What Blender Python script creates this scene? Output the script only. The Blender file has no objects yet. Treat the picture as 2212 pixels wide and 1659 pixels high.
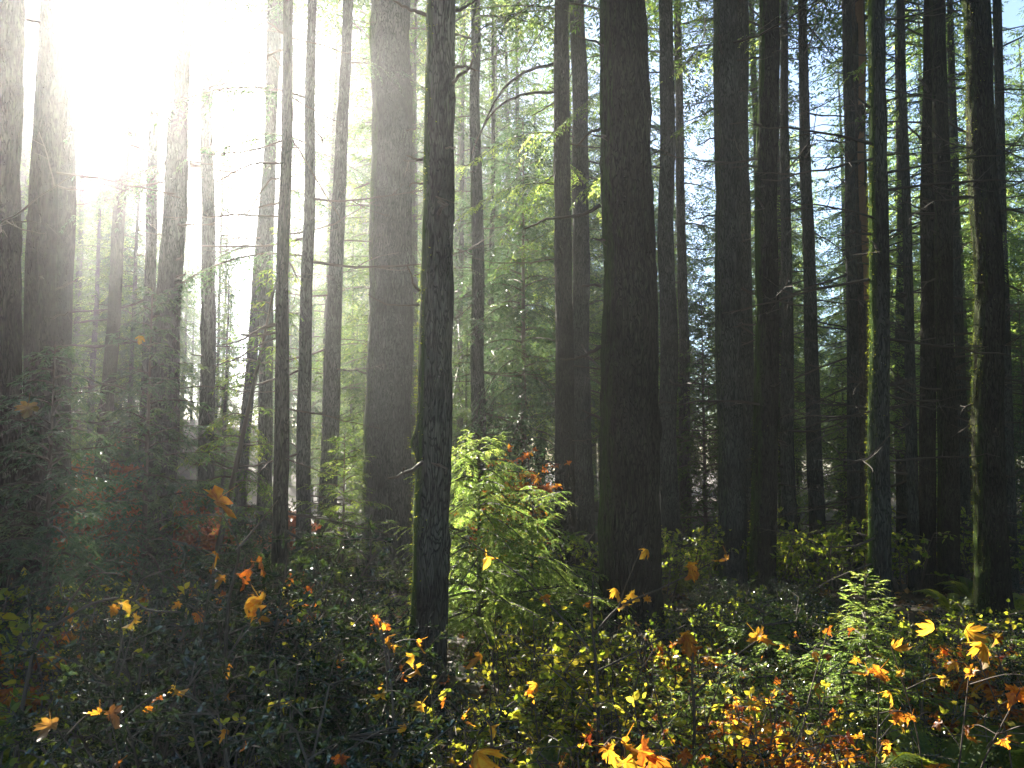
import bpy, math, random
import numpy as np
from mathutils import Vector, Matrix
R = math.radians
PI = math.pi
sc = bpy.context.scene
COL = sc.collection

# ------------------------------------------------------------------ camera
F, CX, CY = 1736.0, 1106.0, 829.5          # measured in a 2212 x 1659 view of the photograph
PITCH, EYE = R(4.5), 1.75
cd = bpy.data.cameras.new('camera'); cam = bpy.data.objects.new('camera', cd); COL.objects.link(cam)
cd.sensor_width = 36.0; cd.lens = 36.0 * F / 2212.0; cd.clip_start = 0.05; cd.clip_end = 600.0
cam.location = (0, 0, EYE); cam.rotation_euler = (PI / 2 + PITCH, 0, 0)
sc.camera = cam

def at(px, py, Y):
    a, b = (px - CX) / F, -(py - CY) / F
    d = np.array([a, math.cos(PITCH) - b * math.sin(PITCH), math.sin(PITCH) + b * math.cos(PITCH)])
    d = d * (Y / d[1])
    return np.array([d[0], Y, EYE + d[2]])

# ------------------------------------------------------------------ sky and sun
sv = at(200, 50, 1.0) - np.array([0, 0, EYE]); SUN = sv / np.linalg.norm(sv)
SUN_EL = math.asin(SUN[2]); SUN_AZ = math.atan2(SUN[0], SUN[1])
w = bpy.data.worlds.new('World'); sc.world = w; w.use_nodes = True
wn = w.node_tree.nodes; wl = w.node_tree.links
sky = wn.new('ShaderNodeTexSky'); sky.sky_type = 'NISHITA'; sky.sun_disc = False
sky.sun_elevation = SUN_EL; sky.sun_rotation = SUN_AZ
sky.air_density = 1.0; sky.dust_density = 0.4; sky.ozone_density = 4.0
bg = wn['Background']; bg.inputs[1].default_value = 0.044
wl.new(sky.outputs[0], bg.inputs[0])
sd = bpy.data.lights.new('sun', 'SUN'); sd.energy = 5.0; sd.angle = R(0.5); sd.color = (1.0, 0.925, 0.80)
so = bpy.data.objects.new('sun', sd); COL.objects.link(so)
so.rotation_euler = Vector(SUN).to_track_quat('Z', 'Y').to_euler(); so.location = (-30, 50, 40)
vs = sc.view_settings; vs.view_transform = 'Standard'; vs.look = 'None'; vs.gamma = 1.0; vs.use_curve_mapping = False
vs.exposure = 3.0
cy = sc.cycles
cy.max_bounces = 6; cy.diffuse_bounces = 3; cy.glossy_bounces = 2; cy.transmission_bounces = 3; cy.volume_bounces = 1
cy.transparent_max_bounces = 4; cy.sample_clamp_indirect = 6.0; cy.use_denoising = True
cy.caustics_reflective = False; cy.caustics_refractive = False
try:
    cy.denoiser = 'OPENIMAGEDENOISE'; cy.denoising_prefilter = 'ACCURATE'; cy.denoising_input_passes = 'RGB_ALBEDO_NORMAL'
except Exception:
    pass
HAZE_DENSITY, HAZE_G = 0.0025, 0.80

# ------------------------------------------------------------------ helpers
def nrm(a): return a / np.maximum(np.linalg.norm(a, axis=-1, keepdims=True), 1e-9)

def vnoise(x, y, seed=0, px=None):
    """smooth value noise; px = period in x"""
    x = np.asarray(x, float); y = np.asarray(y, float)
    xi = np.floor(x).astype(np.int64); yi = np.floor(y).astype(np.int64)
    fx, fy = x - xi, y - yi
    fx = fx * fx * (3 - 2 * fx); fy = fy * fy * (3 - 2 * fy)
    def h(i, j):
        if px: i = np.mod(i, px)
        n = (i * 374761393 + j * 668265263 + seed * 144269504) & 0x7fffffff
        n = ((n ^ (n >> 13)) * 1274126177) & 0x7fffffff
        return ((n ^ (n >> 16)) & 0xffff) / 65535.0
    return (h(xi, yi) * (1 - fx) + h(xi + 1, yi) * fx) * (1 - fy) + (h(xi, yi + 1) * (1 - fx) + h(xi + 1, yi + 1) * fx) * fy

def sstep(t):
    t = np.clip(t, 0, 1); return t * t * (3 - 2 * t)

def ground(x, y):
    x = np.asarray(x, float); y = np.asarray(y, float)
    z = -0.04 * np.clip(y, -6, 26)
    z = z + sstep((-x - 6.5 - 0.05 * (y - 14)) / 9) * sstep((y - 13) / 16) * 4.2
    z = z + 0.22 * (vnoise(x * .45 + 50, y * .45 + 50, 3) - .5) + 0.10 * (vnoise(x * 1.7 + 50, y * 1.7 + 50, 5) - .5)
    return z

def gz(x, y): return float(ground(x, y))

class MB:
    def __init__(s): s.v = []; s.q = []; s.t = []; s.qm = []; s.tm = []; s.tint = []; s.n = 0
    def add(s, V, Q=None, T=None, tint=0.5, mat=0):
        V = np.asarray(V, float).reshape(-1, 3); k = len(V)
        s.v.append(V); s.tint.append(np.broadcast_to(np.asarray(tint, float), (k,)))
        if Q is not None and len(Q):
            Q = np.asarray(Q, np.int64) + s.n; s.q.append(Q); s.qm.append(np.full(len(Q), mat))
        if T is not None and len(T):
            T = np.asarray(T, np.int64) + s.n; s.t.append(T); s.tm.append(np.full(len(T), mat))
        s.n += k
    def mesh(s, name, mats, smooth=False):
        V = np.concatenate(s.v); tint = np.concatenate(s.tint)
        q = np.concatenate(s.q) if s.q else np.zeros((0, 4), np.int64)
        t = np.concatenate(s.t) if s.t else np.zeros((0, 3), np.int64)
        me = bpy.data.meshes.new(name)
        me.vertices.add(len(V)); me.vertices.foreach_set('co', V.astype(np.float32).ravel())
        idx = np.concatenate([q.ravel(), t.ravel()])
        me.loops.add(len(idx)); me.loops.foreach_set('vertex_index', idx.astype(np.int32))
        me.polygons.add(len(q) + len(t))
        st = np.concatenate([np.arange(len(q)) * 4, len(q) * 4 + np.arange(len(t)) * 3])
        me.polygons.foreach_set('loop_start', st.astype(np.int32))
        mi = np.concatenate((s.qm if s.q else []) + (s.tm if s.t else []))
        me.polygons.foreach_set('material_index', mi.astype(np.int32))
        me.polygons.foreach_set('use_smooth', np.full(len(st), smooth))
        a = me.attributes.new('tint', 'FLOAT', 'POINT'); a.data.foreach_set('value', tint.astype(np.float32))
        for m in mats: me.materials.append(m)
        me.update(calc_edges=True)
        return me
    def build(s, name, mats, parent=None, smooth=False):
        return link(name, s.mesh(name, mats, smooth), parent)

def link(name, me, parent=None, loc=(0, 0, 0), rot=(0, 0, 0), scale=None):
    o = bpy.data.objects.new(name, me); COL.objects.link(o)
    if parent is not None: o.parent = parent
    o.location = loc; o.rotation_euler = rot
    if scale is not None: o.scale = (scale,) * 3 if not hasattr(scale, '__len__') else scale
    return o

def tag(o, label=None, cat=None, group=None, kind=None):
    if label: o['label'] = label
    if cat: o['category'] = cat
    if group: o['group'] = group
    if kind: o['kind'] = kind
    return o

def empty(name, loc=(0, 0, 0), rz=0.0, scale=1.0):
    o = bpy.data.objects.new(name, None); COL.objects.link(o); o.empty_display_size = 0.2
    o.location = loc; o.rotation_euler = (0, 0, rz); o.scale = (scale,) * 3
    return o

def copy_tree(o, parent=None):
    c = o.copy(); COL.objects.link(c)
    if parent is not None: c.parent = parent
    for ch in list(o.children): copy_tree(ch, c)
    return c

def tube(mb, P, rad, sides=5, tint=0.3, mat=0, cap=True):
    P = np.asarray(P, float); n = len(P); rad = np.broadcast_to(np.asarray(rad, float), (n,))
    T = nrm(np.gradient(P, axis=0))
    ref = np.array([0, 0, 1.0]) if abs(T[0, 2]) < .9 else np.array([1.0, 0, 0])
    U = nrm(np.cross(T, ref)); W = np.cross(T, U)
    a = np.arange(sides) * 2 * PI / sides
    V = P[:, None] + rad[:, None, None] * (np.cos(a)[None, :, None] * U[:, None] + np.sin(a)[None, :, None] * W[:, None])
    i = np.arange(n - 1)[:, None] * sides; j = np.arange(sides)[None]; j2 = (j + 1) % sides
    Q = np.stack([i + j, i + j2, i + sides + j2, i + sides + j], -1).reshape(-1, 4)
    mb.add(V.reshape(-1, 3), Q, None, tint, mat)

def smooth_line(pts, n):
    P = np.asarray(pts, float); m = len(P)
    if m < 3:
        t = np.linspace(0, 1, n)[:, None]; return P[0] * (1 - t) + P[-1] * t
    E = np.vstack([2 * P[0] - P[1], P, 2 * P[-1] - P[-2]])
    u = np.linspace(0, m - 1 - 1e-6, n); k = u.astype(int); t = (u - k)[:, None]
    p0, p1, p2, p3 = E[k], E[k + 1], E[k + 2], E[k + 3]
    return .5 * (2 * p1 + (p2 - p0) * t + (2 * p0 - 5 * p1 + 4 * p2 - p3) * t ** 2 + (3 * p1 - p0 - 3 * p2 + p3) * t ** 3)

# leaf templates: verts (x across, y along, z up), quads, tris
NEEDLE = (np.array([(0, 0, 0), (.5, .4, .05), (0, 1, -.05), (-.5, .4, .05)], float), [(0, 1, 2, 3)], [])
LEAF = (np.array([(0, 0, 0), (0, .5, -.03), (0, 1, -.12), (.42, .28, .05), (.40, .62, .02), (-.42, .28, .05), (-.40, .62, .02)], float),
        [(0, 3, 4, 1), (0, 1, 6, 5)], [(1, 4, 2), (1, 2, 6)])
HOLLY = (np.array([(0, 0, 0), (0, .5, -.08), (0, 1, -.10), (.34, .16, .08), (.30, .34, .0), (.46, .52, .1), (.28, .70, .0), (.26, .84, .05),
                   (-.34, .16, .08), (-.30, .34, .0), (-.46, .52, .1), (-.28, .70, .0), (-.26, .84, .05)], float),
         [(0, 3, 4, 1), (1, 4, 5, 6), (1, 6, 7, 2), (0, 1, 9, 8), (1, 11, 10, 9), (1, 2, 12, 11)], [])
def maple_template():
    half = [(.04, -.01), (.20, -.10), (.44, -.04), (.36, .09), (.29, .15), (.49, .19), (.50, .27), (.67, .38), (.50, .43), (.52, .53), (.36, .50),
            (.22, .46), (.27, .62), (.37, .76), (.21, .79), (.16, .92)]
    out = half + [(0, 1.06)] + [(-x, y) for x, y in reversed(half)]
    O = np.array(out); c = np.array([0, .26]); n = len(O)
    V = [(c[0], c[1], 0.0)]
    for x, y in c + (O - c) * .5: V.append((x, y, -.05 * abs(x) * 4 * .3 + .03 * math.sin(9 * x + 5 * y)))
    for x, y in O: V.append((x, y, -.16 * (x * x + (y - .26) ** 2) * 1.6 + .07 * math.sin(11 * x - 7 * y) + .05 * abs(x)))
    T = [(0, 1 + i, 1 + (i + 1) % n) for i in range(n)]
    Q = [(1 + i, 1 + n + i, 1 + n + (i + 1) % n, 1 + (i + 1) % n) for i in range(n)]
    V += [(.012, .02, 0), (-.012, .02, 0), (-.008, -.55, -.12), (.008, -.55, -.12)]
    b = 1 + 2 * n; Q.append((b, b + 1, b + 2, b + 3))
    return (np.array(V, float), Q, T)
MAPLE = maple_template()
def curled(seed):
    rng = np.random.default_rng(seed); V, Q, T = MAPLE; V = V.copy()
    V[:, 2] += rng.uniform(.5, 1.1) * V[:, 0] ** 2 * rng.choice([-1, 1]) - rng.uniform(.2, .9) * (V[:, 1] - .2) ** 2 + .3 * rng.normal() * V[:, 0] * V[:, 1] + rng.normal(0, .02, len(V))
    V[:, :2] *= 1 + .09 * rng.normal(0, 1, (len(V), 1)); V[:, 0] *= rng.uniform(.7, 1.05)
    return (V, Q, T)
MAPLES = [curled(k) for k in range(5)]

def scatter(mb, tpl, P, D, N, L, W, tint, mat=0):
    V, Q, T = tpl; n = len(P)
    if n == 0: return
    D = nrm(D); S = nrm(np.cross(D, N)); N = np.cross(S, D)
    L = np.broadcast_to(np.asarray(L, float), (n,)); W = np.broadcast_to(np.asarray(W, float), (n,))
    X = (P[:, None] + S[:, None] * (V[None, :, 0:1] * W[:, None, None]) + D[:, None] * (V[None, :, 1:2] * L[:, None, None])
         + N[:, None] * (V[None, :, 2:3] * L[:, None, None]))
    k = len(V); off = (np.arange(n) * k)[:, None, None]
    q = (np.asarray(Q)[None] + off).reshape(-1, 4) if len(Q) else None
    t = (np.asarray(T)[None] + off).reshape(-1, 3) if len(T) else None
    mb.add(X.reshape(-1, 3), q, t, np.repeat(np.broadcast_to(tint, (n,)), k), mat)

# ------------------------------------------------------------------ materials
def new_mat(name):
    m = bpy.data.materials.new(name); m.use_nodes = True
    nt = m.node_tree; nt.nodes.clear()
    return m, nt.nodes, nt.links

def ramp(n, stops, interp='LINEAR'):
    r = n.new('ShaderNodeValToRGB'); e = r.color_ramp.elements; r.color_ramp.interpolation = interp
    while len(e) < len(stops): e.new(0.5)
    for k, (p, c) in enumerate(stops):
        e[k].position = p; e[k].color = (*c, 1)
    return r

def leaf_mat(name, stops, trans, tstops=None, rough=0.5, spec=0.4, spots=0.0):
    m, n, l = new_mat(name)
    at_ = n.new('ShaderNodeAttribute'); at_.attribute_name = 'tint'
    tc = n.new('ShaderNodeTexCoord')
    nz = n.new('ShaderNodeTexNoise'); nz.inputs['Scale'].default_value = 38; nz.inputs['Detail'].default_value = 2
    l.new(tc.outputs['Object'], nz.inputs['Vector'])
    ad = n.new('ShaderNodeMath'); ad.operation = 'MULTIPLY_ADD'; ad.inputs[1].default_value = 0.35 if spots else 0.12
    l.new(nz.outputs['Fac'], ad.inputs[0])
    sb = n.new('ShaderNodeMath'); sb.operation = 'SUBTRACT'; sb.inputs[1].default_value = 0.175 if spots else 0.06
    l.new(at_.outputs['Fac'], sb.inputs[0]); l.new(sb.outputs[0], ad.inputs[2])
    r1 = ramp(n, stops); r2 = ramp(n, tstops or stops)
    l.new(ad.outputs[0], r1.inputs[0]); l.new(ad.outputs[0], r2.inputs[0])
    p = n.new('ShaderNodeBsdfPrincipled'); p.inputs['Roughness'].default_value = rough
    p.inputs['Specular IOR Level'].default_value = spec
    l.new(r1.outputs[0], p.inputs['Base Color'])
    t = n.new('ShaderNodeBsdfTranslucent'); l.new(r2.outputs[0], t.inputs['Color'])
    mx = n.new('ShaderNodeMixShader'); mx.inputs[0].default_value = trans
    l.new(p.outputs[0], mx.inputs[1]); l.new(t.outputs[0], mx.inputs[2])
    o = n.new('ShaderNodeOutputMaterial'); l.new(mx.outputs[0], o.inputs[0])
    return m

def bark_mat(name, dark, light, moss=(0.045, 0.085, 0.012), sc_=1.0, peel=None):
    m, n, l = new_mat(name)
    tc = n.new('ShaderNodeTexCoord')
    mp = n.new('ShaderNodeMapping'); mp.inputs['Scale'].default_value = (1, 1, .16); l.new(tc.outputs['Object'], mp.inputs[0])
    nz = n.new('ShaderNodeTexNoise'); nz.inputs['Scale'].default_value = 40 * sc_; nz.inputs['Detail'].default_value = 6; nz.inputs['Roughness'].default_value = .65
    l.new(mp.outputs[0], nz.inputs['Vector'])
    vo = n.new('ShaderNodeTexVoronoi'); vo.feature = 'DISTANCE_TO_EDGE'; vo.inputs['Scale'].default_value = 42 * sc_
    nd = n.new('ShaderNodeTexNoise'); nd.inputs['Scale'].default_value = 9; l.new(mp.outputs[0], nd.inputs['Vector'])
    mxv = n.new('ShaderNodeMix'); mxv.data_type = 'VECTOR'; mxv.inputs[0].default_value = .24
    l.new(mp.outputs[0], mxv.inputs[4]); l.new(nd.outputs['Color'], mxv.inputs[5]); l.new(mxv.outputs[1], vo.inputs['Vector'])
    crack = ramp(n, [(0.0, (0, 0, 0)), (.16, (1, 1, 1))]); l.new(vo.outputs['Distance'], crack.inputs[0])
    big = n.new('ShaderNodeTexNoise'); big.inputs['Scale'].default_value = 1.6; big.inputs['Detail'].default_value = 4; l.new(tc.outputs['Object'], big.inputs['Vector'])
    base = ramp(n, [(.25, dark), (.75, light)]); l.new(nz.outputs['Fac'], base.inputs[0])
    tone = ramp(n, [(.28, (.5, .47, .45)), (.5, (.95, .93, .9)), (.62, (1.12, 1.16, 1.06)), (.72, (1.5, 1.6, 1.42))]); l.new(big.outputs['Fac'], tone.inputs[0])
    m1 = n.new('ShaderNodeMix'); m1.data_type = 'RGBA'; m1.blend_type = 'MULTIPLY'; m1.inputs[0].default_value = 1
    l.new(base.outputs[0], m1.inputs[6]); l.new(tone.outputs[0], m1.inputs[7])
    m2 = n.new('ShaderNodeMix'); m2.data_type = 'RGBA'; m2.inputs[6].default_value = (dark[0] * .7, dark[1] * .7, dark[2] * .7, 1)
    l.new(crack.outputs[0], m2.inputs[0]); l.new(m1.outputs[2], m2.inputs[7])
    a = n.new('ShaderNodeAttribute'); a.attribute_name = 'tint'
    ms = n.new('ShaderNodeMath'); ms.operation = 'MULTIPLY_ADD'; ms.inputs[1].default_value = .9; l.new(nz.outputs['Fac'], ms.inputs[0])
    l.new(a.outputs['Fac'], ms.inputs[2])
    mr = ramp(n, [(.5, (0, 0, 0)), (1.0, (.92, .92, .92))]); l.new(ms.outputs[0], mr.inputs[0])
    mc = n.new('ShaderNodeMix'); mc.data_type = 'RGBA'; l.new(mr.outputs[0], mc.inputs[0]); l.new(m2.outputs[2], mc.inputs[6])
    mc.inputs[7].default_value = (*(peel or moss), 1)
    p = n.new('ShaderNodeBsdfPrincipled'); p.inputs['Roughness'].default_value = .95; p.inputs['Specular IOR Level'].default_value = .03
    l.new(mc.outputs[2], p.inputs['Base Color'])
    hs = n.new('ShaderNodeMath'); hs.operation = 'MULTIPLY_ADD'; hs.inputs[1].default_value = .7; l.new(nz.outputs['Fac'], hs.inputs[0]); l.new(crack.outputs[0], hs.inputs[2])
    b = n.new('ShaderNodeBump'); b.inputs['Strength'].default_value = .8; b.inputs['Distance'].default_value = .02
    l.new(hs.outputs[0], b.inputs['Height']); l.new(b.outputs[0], p.inputs['Normal'])
    o = n.new('ShaderNodeOutputMaterial'); l.new(p.outputs[0], o.inputs[0])
    return m

M_bark = bark_mat('bark_grey', (.030, .031, .029), (.125, .128, .12))
M_bark_red = bark_mat('bark_brown', (.021, .018, .016), (.082, .072, .063))
M_bark_peel = bark_mat('bark_peeled', (.035, .028, .024), (.12, .105, .09), peel=(.30, .16, .09))
M_twig = leaf_mat('twig_bark', [(0, (.035, .026, .02)), (1, (.14, .11, .085))], 0.0, rough=.75, spec=.3)
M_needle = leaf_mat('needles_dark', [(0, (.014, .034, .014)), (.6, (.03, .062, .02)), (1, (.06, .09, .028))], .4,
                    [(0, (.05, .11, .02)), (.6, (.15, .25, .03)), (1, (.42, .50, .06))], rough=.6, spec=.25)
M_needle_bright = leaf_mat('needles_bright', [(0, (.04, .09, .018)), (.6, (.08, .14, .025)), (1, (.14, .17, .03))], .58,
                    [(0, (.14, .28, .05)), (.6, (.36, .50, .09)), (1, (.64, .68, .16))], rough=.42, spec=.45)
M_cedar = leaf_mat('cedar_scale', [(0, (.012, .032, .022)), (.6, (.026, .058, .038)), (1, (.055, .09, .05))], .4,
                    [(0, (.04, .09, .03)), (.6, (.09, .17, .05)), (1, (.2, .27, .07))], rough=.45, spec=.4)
M_holly = leaf_mat('glossy_leaf', [(0, (.007, .016, .009)), (.7, (.016, .034, .014)), (1, (.05, .07, .018))], .13,
                    [(0, (.05, .10, .02)), (.7, (.14, .22, .03)), (1, (.45, .42, .05))], rough=.16, spec=.8)
M_green = leaf_mat('green_leaf', [(0, (.03, .07, .015)), (.5, (.07, .12, .02)), (1, (.22, .19, .02))], .55,
                    [(0, (.20, .34, .02)), (.5, (.55, .62, .05)), (1, (.90, .72, .06))], rough=.4, spec=.4)
M_autumn = leaf_mat('autumn_leaf', [(0, (.09, .022, .012)), (.35, (.22, .065, .015)), (.7, (.34, .15, .02)), (1, (.38, .24, .03))], .6,
                    [(0, (.30, .05, .012)), (.35, (.75, .22, .02)), (.7, (.92, .45, .03)), (1, (.95, .66, .06))], rough=.45, spec=.35, spots=1)
M_redleaf = leaf_mat('russet_leaf', [(0, (.08, .022, .014)), (1, (.20, .075, .03))], .5, [(0, (.32, .06, .03)), (1, (.60, .22, .06))], rough=.55)
M_fern = leaf_mat('fern_leaf', [(0, (.03, .07, .02)), (.5, (.08, .13, .025)), (1, (.16, .17, .03))], .55,
                    [(0, (.16, .30, .04)), (.5, (.50, .58, .06)), (1, (.80, .70, .08))], rough=.45, spec=.4)
M_moss = leaf_mat('moss', [(0, (.035, .065, .01)), (1, (.09, .11, .015))], .5, [(0, (.16, .24, .02)), (1, (.46, .48, .04))], rough=.9, spec=.1)
M_litter = leaf_mat('leaf_litter', [(0, (.035, .02, .012)), (.4, (.10, .05, .022)), (.75, (.20, .10, .03)), (1, (.26, .17, .05))], .3,
                    [(0, (.1, .04, .015)), (.5, (.4, .15, .03)), (1, (.75, .40, .05))], rough=.42, spec=.45)

def soil_mat():
    m, n, l = new_mat('forest_soil')
    tc = n.new('ShaderNodeTexCoord')
    a = n.new('ShaderNodeTexNoise'); a.inputs['Scale'].default_value = 2.2; a.inputs['Detail'].default_value = 8; l.new(tc.outputs['Object'], a.inputs['Vector'])
    v = n.new('ShaderNodeTexVoronoi'); v.inputs['Scale'].default_value = 22; l.new(tc.outputs['Object'], v.inputs['Vector'])
    r = ramp(n, [(.3, (.012, .009, .006)), (.5, (.035, .022, .013)), (.7, (.03, .034, .012))]); l.new(a.outputs['Fac'], r.inputs[0])
    r2 = ramp(n, [(0, (.5, .4, .35)), (.5, (1, .9, .8)), (1, (2.0, 1.4, .9))]); l.new(v.outputs['Color'], r2.inputs[0])
    mx = n.new('ShaderNodeMix'); mx.data_type = 'RGBA'; mx.blend_type = 'MULTIPLY'; mx.inputs[0].default_value = .8
    l.new(r.outputs[0], mx.inputs[6]); l.new(r2.outputs[0], mx.inputs[7])
    p = n.new('ShaderNodeBsdfPrincipled'); p.inputs['Roughness'].default_value = .85; l.new(mx.outputs[2], p.inputs['Base Color'])
    b = n.new('ShaderNodeBump'); b.inputs['Strength'].default_value = .7; b.inputs['Distance'].default_value = .04
    l.new(a.outputs['Fac'], b.inputs['Height']); l.new(b.outputs[0], p.inputs['Normal'])
    o = n.new('ShaderNodeOutputMaterial'); l.new(p.outputs[0], o.inputs[0])
    return m

# ------------------------------------------------------------------ ground
def make_ground():
    xs = np.concatenate([np.arange(-78, -14, 2.0), np.arange(-14, 14, .3), np.arange(14, 78.1, 2.0)])
    ys = np.concatenate([np.arange(-12, 0, 1.0), np.arange(0, 18, .3), np.arange(18, 92.1, 2.0)])
    X, Y = np.meshgrid(xs, ys); Z = ground(X, Y)
    V = np.stack([X, Y, Z], -1).reshape(-1, 3); nx, ny = len(xs), len(ys)
    i, j = np.meshgrid(np.arange(nx - 1), np.arange(ny - 1)); k = (j * nx + i).ravel()
    mb = MB(); mb.add(V, np.stack([k, k + 1, k + 1 + nx, k + nx], -1))
    o = mb.build('ground', [soil_mat()], smooth=True); o['kind'] = 'structure'
make_ground()

# ------------------------------------------------------------------ trunks and branches
def trunk_mb(P0, P1, r0, r1, H, seed, fine, moss=0.0, peel=False, origin=None, knots=(), flare=.16):
    """P0 base on the ground, P1 a higher point on the axis (radius r1 there); grown to height H; moss 0..1 on the side facing the light"""
    rng = np.random.default_rng(seed)
    ax = (P1 - P0); span = ax[2]
    top = P0[2] + H
    ns = {0: 20, 1: 36, 2: 64}[fine]; dz = {0: .22, 1: .11, 2: .05}[fine]
    zs = np.concatenate([np.arange(P0[2] - .25, min(P1[2] + .4, top), dz), np.arange(min(P1[2] + .4, top), top + .01, .8)])
    th = np.arange(ns) * 2 * PI / ns
    u = (zs - P0[2]) / span
    c = P0[None] + u[:, None] * ax[None]
    w1 = .05 * r0 / .3
    w1 = .05 * min(r0, .17) / .3 * 1.15
    c[:, 0] += w1 * (vnoise(zs * .55, zs * 0 + 3, seed) - .5) * 2; c[:, 1] += w1 * (vnoise(zs * .5, zs * 0 + 7, seed + 1) - .5) * 2
    r = r0 + (r1 - r0) * u
    hi = u > 1; tt = np.clip((zs - P1[2]) / max(top - P1[2], .1), 0, 1); r = np.where(hi, r1 * (1 - tt) + .02 * tt, r)
    r = np.maximum(r, .015) * (1 + .2 * flare * np.exp(-np.maximum(zs - P0[2], 0) / .8))
    Z, TH = np.meshgrid(zs, th, indexing='ij'); Rr = np.repeat(r[:, None], ns, 1)
    n1 = max(10, int(2 * PI * r0 / .065)); cell = th / (2 * PI)
    A = np.broadcast_to(cell[None] * n1, Z.shape)
    rid = 1 - np.abs(2 * vnoise(A + .6 * vnoise(Z * 2, Z * 0, seed + 5), Z * 2.4, seed + 2, n1) - 1)
    low = vnoise(np.broadcast_to(cell[None] * 4, Z.shape), Z * 1.1, seed + 9, 4) - .5
    Rr = Rr * (1 + flare * np.exp(-np.maximum(Z - P0[2], 0) / .28) * (1 + .7 * np.cos(5 * TH + seed) * np.cos(3 * TH + 2 * seed)))
    D = Rr * .09 * low + np.minimum(.018, .06 * Rr) * (rid - .5) * 2 + Rr * .03 * (vnoise(np.broadcast_to(cell[None] * 3 * 4, Z.shape), Z * 9, seed + 4, 12) - .5)
    for (kz, ka, kh, kw) in knots:
        da = np.angle(np.exp(1j * (TH - ka))) * Rr
        D = D + kh * np.exp(-((Z - kz) ** 2 + da ** 2) / (2 * kw * kw))
    Rr = Rr + D
    V = np.stack([c[:, None, 0] + Rr * np.cos(TH), c[:, None, 1] + Rr * np.sin(TH), Z], -1)
    # moss / peel mask lives on the bark (attribute)
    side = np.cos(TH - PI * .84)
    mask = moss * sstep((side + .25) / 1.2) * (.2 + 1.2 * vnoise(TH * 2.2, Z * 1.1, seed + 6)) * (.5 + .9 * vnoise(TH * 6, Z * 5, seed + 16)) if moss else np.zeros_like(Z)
    if peel:
        da = np.angle(np.exp(1j * (TH + PI * .5 - .2 * np.sin(Z * 1.7))))
        mask = 1.0 * (np.abs(da) < .35 + .3 * vnoise(TH * 0 + 5, Z * 2.5, seed + 3)) * (vnoise(TH * 0 + 2, Z * .8, seed + 8) > .5)
    if origin is not None: V = V - origin
    m = len(zs); i = np.arange(m - 1)[:, None] * ns; j = np.arange(ns)[None]; j2 = (j + 1) % ns
    Q = np.stack([i + j, i + j2, i + ns + j2, i + ns + j], -1).reshape(-1, 4)
    mb = MB(); mb.add(V.reshape(-1, 3), Q, None, mask.ravel()); return mb, c, r, zs, V

def dead_branch_mesh(seed, L, curve, twigs, r0=.014):
    """along +X from the trunk, sagging or lifting"""
    rng = np.random.default_rng(seed); mb = MB()
    def limb(p, d, L, r, cv, depth):
        n = 9; s = np.linspace(0, 1, n)
        P = p + np.outer(s * L, d) + np.outer(L * (cv[0] * s + cv[1] * s ** 2), [0, 0, 1])
        side = np.array([-d[1], d[0], 0]); P += np.outer(L * rng.normal(0, .12) * s ** 2, side)
        P += rng.normal(0, .012 * L, (n, 3)) * s[:, None]
        tube(mb, P, r * (1 - .8 * s) + .0015, 5 if depth == 0 else 3, rng.uniform(.1, .5))
        if depth < 2:
            for _ in range(twigs if depth == 0 else 2):
                u = rng.uniform(.2, .95); k = int(u * (n - 1)); a = rng.choice([-1, 1]) * rng.uniform(.4, 1.1)
                dd = np.array([d[0] * math.cos(a) - d[1] * math.sin(a), d[0] * math.sin(a) + d[1] * math.cos(a), rng.uniform(-.5, .4)]); dd /= np.linalg.norm(dd)
                limb(P[k], dd, L * rng.uniform(.18, .45) * (1.15 - u * .6), r * .45, (rng.uniform(-.25, .25), rng.uniform(-.3, .45)), depth + 1)
    limb(np.zeros(3), np.array([1.0, 0, 0]), L, r0, curve, 0)
    return mb.mesh('branch', [M_twig])

DEAD = []
for k in range(12):
    rr = random.Random(40 + k)
    L = rr.uniform(.9, 2.8)
    DEAD.append(dead_branch_mesh(100 + k, L, (rr.uniform(-.45, .15), rr.uniform(-.1, .55)), 5 if k % 3 else 3, (.007 + .0055 * L)))

def stub_mesh(seed):
    rng = np.random.default_rng(seed); mb = MB(); L = rng.uniform(.12, .4); s = np.linspace(0, 1, 6)
    P = np.outer(s * L, [1, 0, 0]) + rng.normal(0, .018, (6, 3)) * s[:, None] + np.outer(L * s ** 2 * rng.uniform(-.4, .3), [0, 0, 1])
    tube(mb, P, .016 * (1 - .55 * s), 6, .3)
    if rng.uniform() < .6: tube(mb, np.array([P[3], P[3] + rng.normal(0, .06, 3), P[3] + rng.normal(0, .11, 3)]), [.007, .005, .002], 4, .4)
    return mb.mesh('branch_stub', [M_twig])
STUB = [stub_mesh(270 + k) for k in range(6)]

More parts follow.
